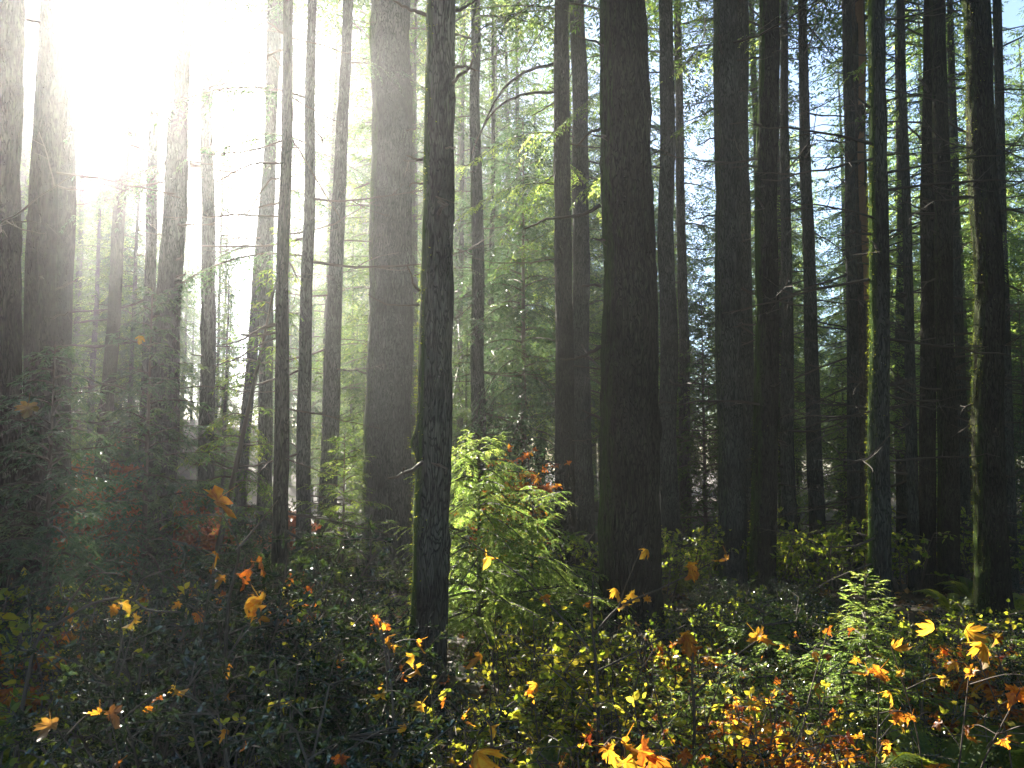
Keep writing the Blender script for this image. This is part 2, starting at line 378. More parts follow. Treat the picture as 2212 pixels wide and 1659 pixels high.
def spray(mb, rng, P, out, L, twig_len, twig_sp, leaf, lw, leaf_sp, tint, mat=0, hang=.35, width=1.0):
    """fill a branch axis P (n,3) with side twigs and flat leaf pairs"""
    n = len(P); nt = max(4, int(L / twig_sp))
    s = np.clip((np.arange(nt) + rng.uniform(0, 1, nt)) / nt * .92 + .08, 0, 1)
    x = s * (n - 1); k = np.minimum(x.astype(int), n - 2); f = (x - k)[:, None]
    B = P[k] * (1 - f) + P[k + 1] * f; T = nrm(P[k + 1] - P[k])
    sg = np.where(np.arange(nt) % 2 == 0, 1.0, -1.0)
    side = nrm(np.cross(T, [0, 0, 1.0])) * sg[:, None]
    ang = rng.uniform(.55, 1.05, nt)[:, None]
    d = nrm(T * np.cos(ang) + side * np.sin(ang) + np.array([0, 0, 1.0]) * rng.uniform(-.45, .12, nt)[:, None])
    tl = twig_len * (1.05 - .75 * s) * rng.uniform(.55, 1.15, nt) * width
    # the tip of the axis itself is a twig too
    B = np.vstack([B, P[-1]]); d = np.vstack([d, nrm(P[-1] - P[-2])]); tl = np.append(tl, twig_len * .45)
    nt += 1
    K = max(3, int(twig_len / leaf_sp)); q = (np.arange(K) + .5) / K
    keep = q[None] * twig_len < tl[:, None] + leaf_sp
    q2 = np.minimum(q[None] * twig_len, tl[:, None])
    pos = B[:, None] + d[:, None] * q2[..., None] + np.array([0, 0, -1.0]) * (hang * q2 ** 2 / max(twig_len, .01) * 1.2)[..., None]
    tang = nrm(d[:, None] + np.array([0, 0, -1.0]) * (2.4 * hang * q2 / max(twig_len, .01))[..., None])
    sd = nrm(np.cross(tang, [0, 0, 1.0]))
    for sgn in (1, -1):
        a = rng.uniform(.45, .95, keep.shape)[..., None]
        ld = tang * np.cos(a) + sd * np.sin(a) * sgn + rng.normal(0, .16, pos.shape)
        nn = np.cross(sd, tang) + rng.normal(0, .35, pos.shape)
        m = keep
        sz = (leaf * rng.uniform(.65, 1.25, keep.shape) * (1.1 - .4 * q[None]))[m]
        scatter(mb, NEEDLE, pos[m], ld[m], nn[m], sz, sz * lw / leaf,
                np.clip(tint + rng.normal(0, .16, m.sum()) + np.repeat(rng.normal(0, .12, nt), m.sum(1)), 0, 1), mat)

def crown_mb(seed, h0, H, Rm, nb, twig_len, twig_sp, leaf, lw, leaf_sp, droop=.35, rise=.15, tint=.45, top_pow=.75, gap=0.0, hang=.35, wood=True, arcs=None, bottom=.0):
    rng = np.random.default_rng(seed); mb = MB(); az = rng.uniform(0, 6.28)
    for i in range(nb):
        u = (i + rng.uniform(0, 1)) / nb; az += 2.4 + rng.normal(0, .35)
        if rng.uniform() < gap: continue
        h = h0 + (H - h0) * u
        prof = (1 - u) ** top_pow
        if bottom: prof *= min(1.0, .45 + u / bottom)
        L = Rm * prof * rng.uniform(.6, 1.12) + .06 * Rm
        out = np.array([math.cos(az), math.sin(az), 0]); s = np.linspace(0, 1, 8)
        dr = droop * rng.uniform(.6, 1.4); ri = rise * rng.uniform(.3, 1.6) + .35 * u * u
        P = np.array([0, 0, h]) + np.outer(s * L, out) + np.outer(L * (ri * s - dr * s ** 2 + .12 * s ** 4), [0, 0, 1])
        P += np.outer(np.sin(s * 2.5) * rng.normal(0, .06) * L, [-out[1], out[0], 0])
        if wood: tube(mb, P, (.006 + .007 * L) * (1 - .85 * s) + .002, 4, rng.uniform(.1, .5), 1)
        spray(mb, rng, P, out, L, twig_len * (.5 + .5 * min(1, L / Rm * 1.4)), twig_sp, leaf, lw, leaf_sp, tint + rng.normal(0, .1), 0, hang)
    return mb

# shared crowns for trees that stand further back, and for the tops of the tall trunks
CROWN = []
for k in range(6):
    rr = random.Random(500 + k)
    Hh = rr.uniform(17, 22); h0 = rr.uniform(2.0, 5.5)
    CROWN.append((crown_mb(600 + k, h0, Hh, rr.uniform(2.1, 3.0), 110, .9, .115, .15, .05, .085, droop=rr.uniform(.35, .6), gap=.12, hang=.55, tint=.45).mesh('crown', [M_needle_bright if k == 4 else M_needle, M_twig]), Hh))
CROWN_DARK = [crown_mb(640 + k, 2.5, 19, 2.9, 120, .9, .12, .15, .05, .085, droop=.5, gap=.05, hang=.6, tint=.4).mesh('crown', [M_cedar, M_twig]) for k in range(2)]
SPARSE = [crown_mb(650 + k, 4, 19, 2.9, 46, .8, .17, .10, .026, .075, droop=.55, gap=.1, hang=.8, tint=.4).mesh('crown', [M_cedar, M_twig]) for k in range(3)]  # dark foliage colour imitates silhouettes against the glare
TOPCROWN = [crown_mb(700 + k, 0, 11, 2.9, 70, .95, .13, .14, .042, .10, droop=.45, gap=.05, hang=.5, tint=.4).mesh('crown', [M_needle, M_twig]) for k in range(3)]
BOUGH = []; BOUGH_DARK = []
for k in range(6):                      # single live boughs for the trunks
    rng = np.random.default_rng(800 + k); mb = MB(); L = rng.uniform(1.3, 2.4); s = np.linspace(0, 1, 9)
    P = np.outer(s * L, [1, 0, 0]) + np.outer(L * (rng.uniform(-.05, .25) * s - rng.uniform(.35, .7) * s ** 2), [0, 0, 1]) + np.outer(L * rng.normal(0, .12) * s ** 2, [0, 1, 0])
    tube(mb, P, .016 * (1 - .85 * s) + .002, 5, .3, 1)
    spray(mb, rng, P, None, L, .62, .06, .085, .024, .045, .55, 0, .75)
    BOUGH.append(mb.mesh('bough', [M_needle_bright if k % 2 else M_needle, M_twig])); BOUGH_DARK.append(mb.mesh('bough', [M_cedar, M_twig]))  # dark copy: silhouette shade against the glare put into the colour

def moss_mb(V, seed, n, side=PI * .86, spread=.75, z0=0, z1=6, size=.03, axis=None, dens=None):
    """small moss tufts standing off the bark of one side; V (rings, sides, 3)"""
    rng = np.random.default_rng(seed); m, ns, _ = V.shape
    ctr = V.mean(1, keepdims=True); out = nrm(V - ctr)
    i = rng.integers(1, m - 2, n * 3); th = (side + rng.normal(0, spread, n * 3)); j = np.round(th / (2 * PI) * ns).astype(int) % ns
    p = V[i, j]; d = out[i, j]
    pick = (p[:, 2] > z0) & (p[:, 2] < z1) & (vnoise(p[:, 2] * 1.6, th * 1.5, seed + 1) + .25 * rng.uniform(-1, 1, n * 3) > .38)
    p, d = p[pick][:n], d[pick][:n]; k = len(p); mb = MB()
    p = p + rng.normal(0, .012, p.shape) - d * .004
    dd = d + rng.normal(0, .55, p.shape) + np.array([0, 0, -.25]); nn = rng.normal(0, 1, p.shape)
    L = size * rng.uniform(.5, 1.4, k)
    scatter(mb, NEEDLE, p, dd, nn, L, L * .35, rng.uniform(0, 1, k))
    return mb

TREES = [
 # label, xt, xb, yb, wt, wb, Y, opts
 ('broad shaggy trunk cut off by the left edge of the photo', -18, -46, 1420, 120, 136, 7.5, dict(fine=2, mat='r', moss=.15, dead=7)),
 ('ridged grey-brown trunk beside the broad trunk at the left edge', 114, 66, 1400, 52, 64, 8.5, dict(fine=2, mat='r', dead=8)),
 ('reddish trunk half hidden behind the ridged grey-brown trunk near the left edge', 152, 126, 1290, 32, 42, 12, dict(mat='r', dead=7)),
 ('slim leaning trunk with dark lower half in front of the russet slope', 290, 205, 1250, 22, 31, 13, dict(mat='r', dead=7)),
 ('thin pale trunk just left of the stouter trunk fading into the sun glare', 340, 306, 1230, 20, 26, 15, dict(dead=6)),
 ('stout trunk that fades upward into the white sun glare', 396, 338, 1310, 38, 62, 11.5, dict(fine=1, bough=4, dead=9, moss=.2)),
 ('slender upright trunk left of the bright low gap in the forest', 450, 447, 1290, 22, 36, 13.8, dict(bough=3, dead=15, moss=.2)),
 ('thin trunk leaning right beside the bright low gap', 605, 508, 1220, 17, 26, 15, dict(bough=3, dead=3)),
 ('hazy pale trunk directly behind the slim dark trunk', 588, 569, 1220, 25, 31, 14, dict(bough=5, dead=7)),
 ('slim straight dark trunk standing before the hazy left trunks', 620, 603, 1370, 20, 35, 9, dict(fine=1, mat='r', dead=7)),
 ('slender hazy trunk just right of the slim dark trunk', 674, 652, 1250, 20, 32, 12, dict(bough=4, dead=7)),
 ('slender trunk leaning right, crossed by a soft sunbeam, left of the big pair', 750, 700, 1250, 22, 41, 13.7, dict(bough=5, dead=7)),
 ('thick straight grey trunk, left and rear one of the big pair', 846, 837, 1290, 86, 102, 14, dict(fine=2, moss=.4, tufts=900, dead=3)),
 ('thick leaning trunk with mossy green left edge, front one of the big pair', 954, 919, 1520, 62, 80, 6.3, dict(fine=2, moss=1.0, tufts=2600, dead=0, knots=[(890, 958, .05, .05)])),
 ('thin pale trunk far behind, glimpsed between the big pair', 893, 893, 1230, 16, 19, 20, dict(bough=5, dead=6)),
 ('straight hazy trunk rising behind the bright young hemlock', 1025, 1036, 1210, 20, 34, 17, dict(dead=19, bough=5, moss=.3)),
 ('brown trunk in the sunbeam, left one of the middle twin trunks', 1211, 1222, 1240, 32, 44, 15, dict(fine=1, mat='r', dead=6, bough=4)),
 ('grey trunk, right one of the middle twin trunks', 1248, 1263, 1235, 33, 42, 16, dict(fine=1, dead=7, bough=3)),
 ('massive dark furrowed trunk, the thickest one in the middle', 1346, 1366, 1430, 102, 130, 8.4, dict(fine=2, mat='r', dead=0, moss=.3, knots=[(1407, 410, .028, .06), (1405, 240, .018, .05), (1422, 930, .04, .09)])),  # moss tint put in to mute the sunlit left edge
 ('grey trunk just right of the massive dark trunk', 1437, 1447, 1260, 30, 40, 14, dict(fine=1, dead=8, bough=2)),
 ('thin dark trunk tucked behind the grey trunk right of the massive one', 1464, 1484, 1240, 15, 26, 17, dict(bough=4, dead=15)),
 ('sturdy bluish grey trunk left of the mossy-edged brown trunk', 1567, 1587, 1330, 50, 58, 11.5, dict(fine=2, dead=7, moss=.3, tufts=300)),
 ('trunk almost hidden behind the right side of the sturdy bluish grey trunk', 1597, 1612, 1260, 34, 40, 14, dict(dead=7)),
 ('very thin trunk between the sturdy grey and the mossy-edged brown trunk', 1624, 1658, 1240, 11, 20, 19, dict(bough=6, dead=15)),
 ('sturdy brown trunk with a bright moss line down its lower left edge', 1661, 1650, 1330, 42, 53, 11.3, dict(fine=2, mat='r', dead=8, moss=.5, tufts=1100, tz=2.6)),
 ('narrow trunk close behind the right side of the moss-lined brown trunk', 1692, 1706, 1270, 15, 32, 14, dict(bough=4, dead=16)),
 ('slim dark trunk leaning left beside the glowing pale gap on the right', 1730, 1769, 1230, 18, 34, 15, dict(fine=1, dead=23)),
 ('slim dark trunk, left neighbour of the trunk with peeled bark', 1829, 1848, 1260, 20, 26, 13.5, dict(dead=21)),
 ('trunk with a long strip of peeled orange bark', 1852, 1876, 1260, 28, 30, 14, dict(fine=1, dead=21, peel=True)),
 ('moss-green trunk right of the peeled bark trunk', 1892, 1904, 1400, 34, 47, 8.8, dict(fine=2, moss=.8, tufts=3200, dead=19)),
 ('pale grey trunk far behind, just right of the moss-green trunk', 1946, 1950, 1245, 21, 27, 18, dict(bough=5, dead=8)),
 ('slim twiggy trunk between the moss-green trunk and the dark double trunk', 1945, 1978, 1310, 15, 24, 12, dict(dead=23)),
 ('left half of the dark double trunk on the right', 2008, 2003, 1310, 24, 34, 12, dict(fine=1, mat='r', dead=15)),
 ('right half of the dark double trunk on the right', 2026, 2056, 1320, 30, 42, 11.8, dict(fine=1, mat='r', dead=16, moss=.15)),
 ('thin dim trunk between the double trunk and the big dark right trunk', 2050, 2090, 1270, 12, 24, 15, dict(bough=6, dead=17)),
 ('big dark trunk with sunlit yellow-green left edge near the right edge', 2112, 2152, 1375, 52, 64, 9.9, dict(fine=2, mat='r', moss=.3, tufts=2400, dead=9)),
 ('thin trunk close behind the right side of the big dark right trunk', 2155, 2184, 1310, 17, 24, 13, dict(bough=6, dead=17)),
]
# hand-placed boughs and sticks seen against the light: tree index, points in view pixels, thickness in metres
STICKS = {
 18: [([(1296, 443), (1262, 462), (1215, 470), (1165, 480), (1131, 496)], .022), ([(1298, 748), (1270, 764), (1240, 776), (1211, 777)], .022),
      ([(1298, 617), (1280, 616), (1258, 618)], .018), ([(1296, 278), (1270, 290), (1245, 318)], .02)],
 13: [([(906, 658), (870, 660), (830, 655), (795, 636)], .008), ([(906, 628), (893, 612), (887, 590), (880, 574)], .013), ([(916, 343), (900, 344), (878, 336)], .014),
      ([(924, 33), (890, 22), (862, 8), (835, -8)], .018), ([(984, 25), (1010, 12), (1040, -6)], .016)],
 16: [([(1197, 137), (1150, 150), (1100, 180), (1065, 225), (1040, 285)], .035), ([(1197, 198), (1145, 202), (1090, 222), (1050, 262), (1020, 330)], .032),
      ([(1197, 222), (1170, 238), (1150, 250)], .02)],
 9: [([(604, 354), (560, 352), (520, 364), (470, 392)], .016), ([(603, 385), (580, 392), (555, 430), (530, 470), (515, 510)], .014), ([(603, 438), (560, 448), (505, 470)], .014),
     ([(628, 300), (650, 330), (690, 400), (735, 470)], .012), ([(600, 702), (560, 712), (520, 735), (480, 745)], .016), ([(600, 730), (560, 745), (510, 775), (460, 790)], .012),
     ([(622, 205), (655, 225), (700, 250), (735, 265)], .012)],
 12: [([(798, 808), (775, 802), (770, 793)], .02), ([(798, 396), (780, 402), (765, 408)], .02)],
}
TREE_OBJS = []
def make_tree(idx, label, xt, xb, yb, wt, wb, Y, o):
    rnd = random.Random(9000 + idx)
    b = at(xb, yb, Y); t = at(xt, 0, Y)
    k = (gz(b[0], Y) - b[2]) / (t[2] - b[2]); P0 = b + (t - b) * k; P0[2] = gz(P0[0], Y)
    r0, r1 = wb / 2 / F * Y, wt / 2 / F * Y
    H = rnd.uniform(18.5, 21.5)
    org = P0.copy(); fine = o.get('fine', 0)
    kn = []
    for (kx, ky, kh, kw) in o.get('knots', []):
        q = at(kx, ky, Y); cx_ = P0[0] + (t[0] - P0[0]) * (q[2] - P0[2]) / (t[2] - P0[2])
        kn.append((q[2], 0.0 if q[0] > cx_ else PI, kh, kw))
    for _ in range(rnd.randint(3, 7)):
        kn.append((P0[2] + rnd.uniform(1, 8), rnd.uniform(0, 6.28), rnd.uniform(.08, .16) * r0, rnd.uniform(.15, .4) * r0))
    mb, c, r, zs, V = trunk_mb(P0, t, r0, r1, H, 50 + idx * 7, fine, o.get('moss', 0), o.get('peel'), org, kn)
    e = empty('conifer_tree', org); tag(e, label, 'tree', 'tall bare conifer trunks')
    mats = [M_bark_peel if o.get('peel') else (M_bark_red if o.get('mat') == 'r' else M_bark)]
    mb.build('trunk', mats, e, smooth=True)
    if o.get('tufts'):
        moss_mb(V, 77 + idx, o['tufts'], size=.021, z0=-.1, z1=o.get('tz', 9)).build('moss', [M_moss], e)['kind'] = 'stuff'
    axis = lambda z: np.array([np.interp(z, zs, c[:, 0]), np.interp(z, zs, c[:, 1]), z]) - org
    rad = lambda z: float(np.interp(z, zs, r))
    zt = t[2]
    for q in range(o.get('dead', 0)):
        z = P0[2] + (zt - P0[2]) * (rnd.uniform(.25, 1.08) if rnd.random() < .8 else rnd.uniform(.1, .4)); az = rnd.choice([0, PI]) + rnd.gauss(0, .7)
        p = axis(z) + np.array([math.cos(az), math.sin(az), 0]) * rad(z) * .8
        link('branch', DEAD[rnd.randrange(len(DEAD))], e, p, (rnd.uniform(-.5, .5), 0, az), rnd.uniform(.55, 1.15))
    for q in range(o.get('bough', 0)):
        z = P0[2] + (zt - P0[2]) * rnd.uniform(.55, 1.1); az = rnd.choice([0, PI, PI]) + rnd.gauss(0, .7)
        p = axis(z) + np.array([math.cos(az), math.sin(az), 0]) * rad(z) * .7
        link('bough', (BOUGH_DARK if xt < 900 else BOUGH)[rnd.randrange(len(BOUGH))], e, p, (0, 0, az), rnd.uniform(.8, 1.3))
    for q in range(rnd.randint(5, 9) if fine else 3):
        z = P0[2] + (zt - P0[2]) * rnd.uniform(.12, 1.0); az = rnd.choice([0, PI]) + rnd.gauss(0, .8)
        link('branch_stub', STUB[rnd.randrange(len(STUB))], e, axis(z) + np.array([math.cos(az), math.sin(az), 0]) * rad(z) * .85, (0, rnd.uniform(-.4, .5), az), rnd.uniform(.5, 1.2))
    for pts, th in STICKS.get(idx, []):
        P = np.array([at(x, y, Y - .12 * i / len(pts)) for i, (x, y) in enumerate(pts)]) - org
        P = smooth_line(P, 16); rngs = np.random.default_rng(idx + len(pts)); P[1:] += rngs.normal(0, th * .25, P[1:].shape)
        sb = MB(); tube(sb, P, th * (1 - .6 * np.linspace(0, 1, 16)), 7, .25); sb.build('branch', [M_twig], e, smooth=True)
    zc = rnd.uniform(10.5, 12.0)
    p = axis(P0[2] + zc)
    link('crown', TOPCROWN[idx % 3], e, p, (0, 0, rnd.uniform(0, 6.28)), (1, 1, (H - zc + .8) / 11))
    TREE_OBJS.append(e)
for i, a in enumerate(TREES): make_tree(i, *a)

# ------------------------------------------------------------------ conifers further back
LIT = [(np.array([0, 0, 1.75]), 1.3), (np.array([-1.2, 3, 3.0]), .9), (at(1080, 1130, 7.4), 1.6), (at(1130, 1330, 6.0), 1.2), (at(1380, 1600, 3.8), .7), (at(2100, 1430, 4.3), 1.0), (at(1860, 1320, 5.0), .8),
       (at(1050, 1590, 3.8), 1.2), (at(900, 1300, 6.3), 1.0), (at(900, 700, 6.3), .7), (at(1885, 1100, 8.8), .6), (at(1885, 700, 8.8), .5), (at(2110, 900, 9.9), .6), (at(2120, 1200, 9.9), .6), (at(1630, 1200, 11.3), .4), (at(1250, 1450, 5), .8), (at(1500, 1550, 4), .8), (at(1700, 1500, 4.5), 1.0), (at(1980, 1610, 4.3), .9), (at(1260, 800, 15), .8), (at(720, 800, 13), .8)]
def blocks(x, y, z0, z1, rad):
    for q, (p, pr) in enumerate(LIT):
        for z in np.arange(z0, z1, 1.0):
            tt = (z - p[2]) / SUN[2]
            if tt < 0: continue
            s = p + SUN * tt
            if math.hypot(s[0] - x, s[1] - y) < rad * .3 + pr * .75: return True
    return False

BACK_TRUNK = []
for k in range(3):
    mb, *_ = trunk_mb(np.zeros(3), np.array([.1, 0, 9.0]), .17, .12, 21, 3000 + k * 11, 0, .2)
    BACK_TRUNK.append(mb.mesh('trunk', [M_bark]))
def back_tree(x, y, k, s, label, group, name='fir_tree'):
    e = empty(name, (x, y, gz(x, y) - .05), random.Random(int(x * 91 + y * 37)).uniform(0, 6.28), s)
    tag(e, label, 'tree', group)
    link('trunk', BACK_TRUNK[k % 3], e, scale=(1, 1, CROWN[k][1] / 20.8)); link('crown', CROWN[k][0], e)
    return e
rb = random.Random(77); placed = []
tries = 0
while len(placed) < 215 and tries < 12000:
    tries += 1
    y = 16.5 + 52 * rb.random() ** .9; px = rb.uniform(-300, 2500); x = (px - CX) / F * y
    if any(math.hypot(x - q[0], y - q[1]) < 1.35 + .012 * y for q in placed): continue
    k = rb.randrange(6); g = gz(x, y)
    for s in (rb.uniform(.85, 1.1) if y > 24 else rb.uniform(.62, .9), rb.uniform(.42, .58), rb.uniform(.28, .38)):
        Hh = CROWN[k][1] * s
        if not blocks(x, y, g + 1.0 * s, g + Hh * .93, 2.5 * s): break
    else: continue
    if 425 < px < 545 and s > .4: continue
    if px > 1450 and y > 24 and rb.random() < .2: continue
    if (1470 < px < 1550 or 1600 < px < 1640 or 1765 < px < 1840 or 2185 < px < 2240) and s > .45 and rb.random() < .75: continue
    placed.append((x, y))
    if px < 420: lab, gr = 'hazy conifer standing on the slope behind the left trunks', 'hazy conifers behind the left trunks'
    elif px < 1300: lab, gr = 'sunlit hazy conifer far behind the middle trunks', 'hazy conifers behind the middle trunks'
    else: lab, gr = 'conifer with drooping needles far behind the right-hand row of trunks', 'conifers behind the right-hand trunks'
    back_tree(x, y, k, s, lab, gr)
print('back trees', len(placed), 'tries', tries)
# short young conifers that close the view low down between the trunks
n = 0; tries = 0
while n < 90 and tries < 3000:
    tries += 1
    y = rb.uniform(20, 62); px = rb.uniform(-150, 2360); x = (px - CX) / F * y
    if any(math.hypot(x - q[0], y - q[1]) < 1.3 for q in placed) or 430 < px < 560: continue
    placed.append((x, y)); n += 1
    back_tree(x, y, rb.randrange(6), rb.uniform(.2, .34) * (1 + (y - 20) / 60), 'short bushy young conifer filling the gap low between the far trunks', 'short young conifers between the far trunks', 'young_fir')
# taller conifers well back, their tops closing the sky to the right of the sun
n = 0; tries = 0
while n < 26 and tries < 4000:
    tries += 1
    y = rb.uniform(27, 48); px = rb.uniform(400, 1080); x = (px - CX) / F * y; k = rb.randrange(6); s = rb.uniform(1.25, 1.55)
    if any(math.hypot(x - q[0], y - q[1]) < 1.8 for q in placed) or blocks(x, y, gz(x, y) + 4, gz(x, y) + CROWN[k][1] * s * .95, 5.0 * s): continue
    placed.append((x, y)); n += 1
    back_tree(x, y, k, s, 'tall misty conifer rising far behind the slim left trunks and the big pair', 'tall misty conifers behind the left and middle trunks')
print('tall', n)
# low dark young conifers on the right
n = 0
while n < 34:
    y = rb.uniform(22, 40); px = rb.uniform(1500, 2250); x = (px - CX) / F * y
    n += 1
    back_tree(x, y, rb.randrange(6), rb.uniform(.2, .3) * (1 + (y - 20) / 60), 'short bushy young conifer filling the gap low between the far trunks', 'short young conifers between the far trunks', 'young_fir')
# slim dark hemlocks added before the left glare to cut the sun into beams
for i, (c, y, sw, sh) in enumerate([(1.15, 17.5, .34, .62), (1.05, 24, .42, .85), (3.25, 18.5, .22, .66), (3.2, 25.5, .26, .9), (-1.5, 19, .5, .47), (-1.9, 26, .6, .6), (4.35, 24, .22, .8), (5.5, 21, .3, .8)]):
    x = c - .543 * y; e = empty('hemlock_tree', (x, y, gz(x, y) - .05), i * 2.1); tag(e, 'slim dark hemlock added between the left trunks to cut the sun into beams', 'tree', 'slim hemlocks added to block the sun')
    e.scale = (sw, sw, sh)
    link('trunk', BACK_TRUNK[i % 3], e); link('crown', CROWN_DARK[i % 2], e, scale=(1, 1, 20.8 / 19.0)); placed.append((x, y))
# thin sprays of foliage against the glare
for i, (px, y, s) in enumerate([(800, 19, .85), (885, 18, .8), (345, 18, .5), (250, 19, .5), (1060, 20, .9), (990, 22, 1.0)]):
    x = (px - CX) / F * y; e = empty('hemlock_tree', (x, y, gz(x, y) - .05), i * 1.3, s); tag(e, 'thin see-through conifer with wispy sprays in the bright mist left of the middle', 'tree', 'wispy conifers in the bright mist')
    link('trunk', BACK_TRUNK[i % 3], e, scale=(.6, .6, .93)); link('crown', SPARSE[i % 3], e)
# the forest goes on beside and behind: unseen trees added to block skylight
n = 0
while n < 80:
    x, y = rb.uniform(-26, 26), rb.uniform(-11, 20)
    if abs(x) < .75 * max(y, 0) + 3.0 or any(math.hypot(x - q[0], y - q[1]) < 2.4 for q in placed): continue
    k = rb.randrange(6)
    if blocks(x, y, gz(x, y) + 2, 20, 2.5): continue
    placed.append((x, y)); n += 1
    back_tree(x, y, k, rb.uniform(.95, 1.15), 'unseen conifer beside or behind the camera, added to block sky light', 'unseen shading conifers around the viewpoint')

# ------------------------------------------------------------------ understorey conifers
def understory(name, label, tip, base_px, Y, cmb, mats, cat='tree', group=None, lean=(0, 0)):
    pass

def young(name, label, x, y, H, Rm, nb, seed, mats, leaf, lw, leaf_sp, twig, twig_sp, droop=.4, rise=.25, hang=.4, tint=.5, cat='young tree', top_pow=.8, h0=.12, lean=0.0, group=None, gap=.05):
    z = gz(x, y); e = empty(name, (x, y, z - .03)); tag(e, label, cat, group)
    tb = MB(); s = np.linspace(0, 1, 12); tube(tb, np.stack([lean * s * H, 0 * s, s * H], -1), (.012 + .007 * H) * (1 - .9 * s) + .002, 7, .4)
    tb.build('trunk', [M_twig], e, smooth=True)
    cm = crown_mb(seed, h0 * H, H, Rm, nb, twig, twig_sp, leaf, lw, leaf_sp, droop=droop, rise=rise, tint=tint, top_pow=top_pow, gap=gap, hang=hang)
    V = cm.v; cm.v = [v + np.outer(v[:, 2] / H, [lean * H, 0, 0]) for v in V]
    cm.build('crown', mats, e)
    return e

def xy(px, Y): return (px - CX) / F * Y / math.cos(PITCH), Y
def place_h(px, py_tip, Y):
    p = at(px, py_tip, Y); return p[0], Y, p[2] - gz(p[0], Y)

x, y, h = place_h(1035, 935, 7.8)
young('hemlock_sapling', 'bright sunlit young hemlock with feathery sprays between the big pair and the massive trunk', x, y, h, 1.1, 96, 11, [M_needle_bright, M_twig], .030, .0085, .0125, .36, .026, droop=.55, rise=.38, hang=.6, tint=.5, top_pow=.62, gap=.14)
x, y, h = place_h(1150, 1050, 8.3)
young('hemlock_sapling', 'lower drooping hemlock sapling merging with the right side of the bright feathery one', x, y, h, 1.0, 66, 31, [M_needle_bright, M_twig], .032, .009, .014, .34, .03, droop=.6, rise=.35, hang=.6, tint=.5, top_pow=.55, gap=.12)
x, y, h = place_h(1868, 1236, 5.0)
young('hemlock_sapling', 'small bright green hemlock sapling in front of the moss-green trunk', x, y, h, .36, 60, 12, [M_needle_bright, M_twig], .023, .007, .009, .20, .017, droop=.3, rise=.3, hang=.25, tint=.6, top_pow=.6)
x, y, h = place_h(120, 735, 6.4)
young('cedar_sapling', 'dark bluish cedar sapling drooping in front of the ridged trunk at left', x, y, h, .95, 60, 13, [M_cedar, M_twig], .07, .02, .032, .38, .045, droop=.5, rise=.35, hang=.6, tint=.5)
x, y, h = place_h(330, 615, 9.6)
young('cedar_sapling', 'cedar sapling with pale drooping sprays in front of the stout glare-faded trunk', x, y, h, 1.15, 64, 14, [M_cedar, M_twig], .085, .024, .04, .45, .055, droop=.5, rise=.35, hang=.6, tint=.6)
x, y, h = place_h(590, 480, 10.5)
young('cedar_sapling', 'thin leaning cedar sapling with hanging sprays left of the slim dark trunk', at(440, 1250, 10.5)[0], 10.5, h, .9, 46, 15, [M_needle, M_twig], .085, .022, .045, .42, .06, droop=.65, rise=.3, hang=.7, tint=.6, lean=.19, gap=.3)
x, y, h = place_h(1130, 250, 18)
young('western_cedar', 'big dark cedar with drooping fronds behind the middle twin trunks', x, y, h, 2.6, 120, 16, [M_cedar, M_twig], .13, .036, .06, .75, .09, droop=.75, rise=.3, hang=.8, tint=.45, cat='tree', top_pow=.55, h0=.05, gap=.02)
x, y, h = place_h(1515, 640, 17)
young('western_cedar', 'dark bushy cedar behind the gap left of the sturdy bluish grey trunk', x, y, h, 1.7, 80, 17, [M_needle, M_twig], .12, .034, .06, .6, .09, droop=.7, rise=.3, hang=.8, tint=.3, cat='tree', h0=.05)
x, y, h = place_h(1815, 700, 19)
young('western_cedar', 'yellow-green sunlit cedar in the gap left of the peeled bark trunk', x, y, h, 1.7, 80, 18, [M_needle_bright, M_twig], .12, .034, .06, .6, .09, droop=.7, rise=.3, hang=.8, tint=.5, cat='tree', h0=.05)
x, y, h = place_h(745, 930, 11.5)
young('hemlock_sapling', 'hazy young hemlock left of the thick grey trunk of the big pair', x, y, h, .9, 46, 19, [M_needle, M_twig], .075, .02, .035, .36, .05, droop=.4, rise=.3, tint=.6)
x, y, h = place_h(2200, 640, 16)
young('western_cedar', 'blue-green cedar cut off by the right edge of the photo', x, y, h, 2.0, 90, 20, [M_cedar, M_twig], .12, .034, .06, .6, .09, droop=.6, rise=.3, hang=.7, tint=.6, cat='tree', h0=.05)

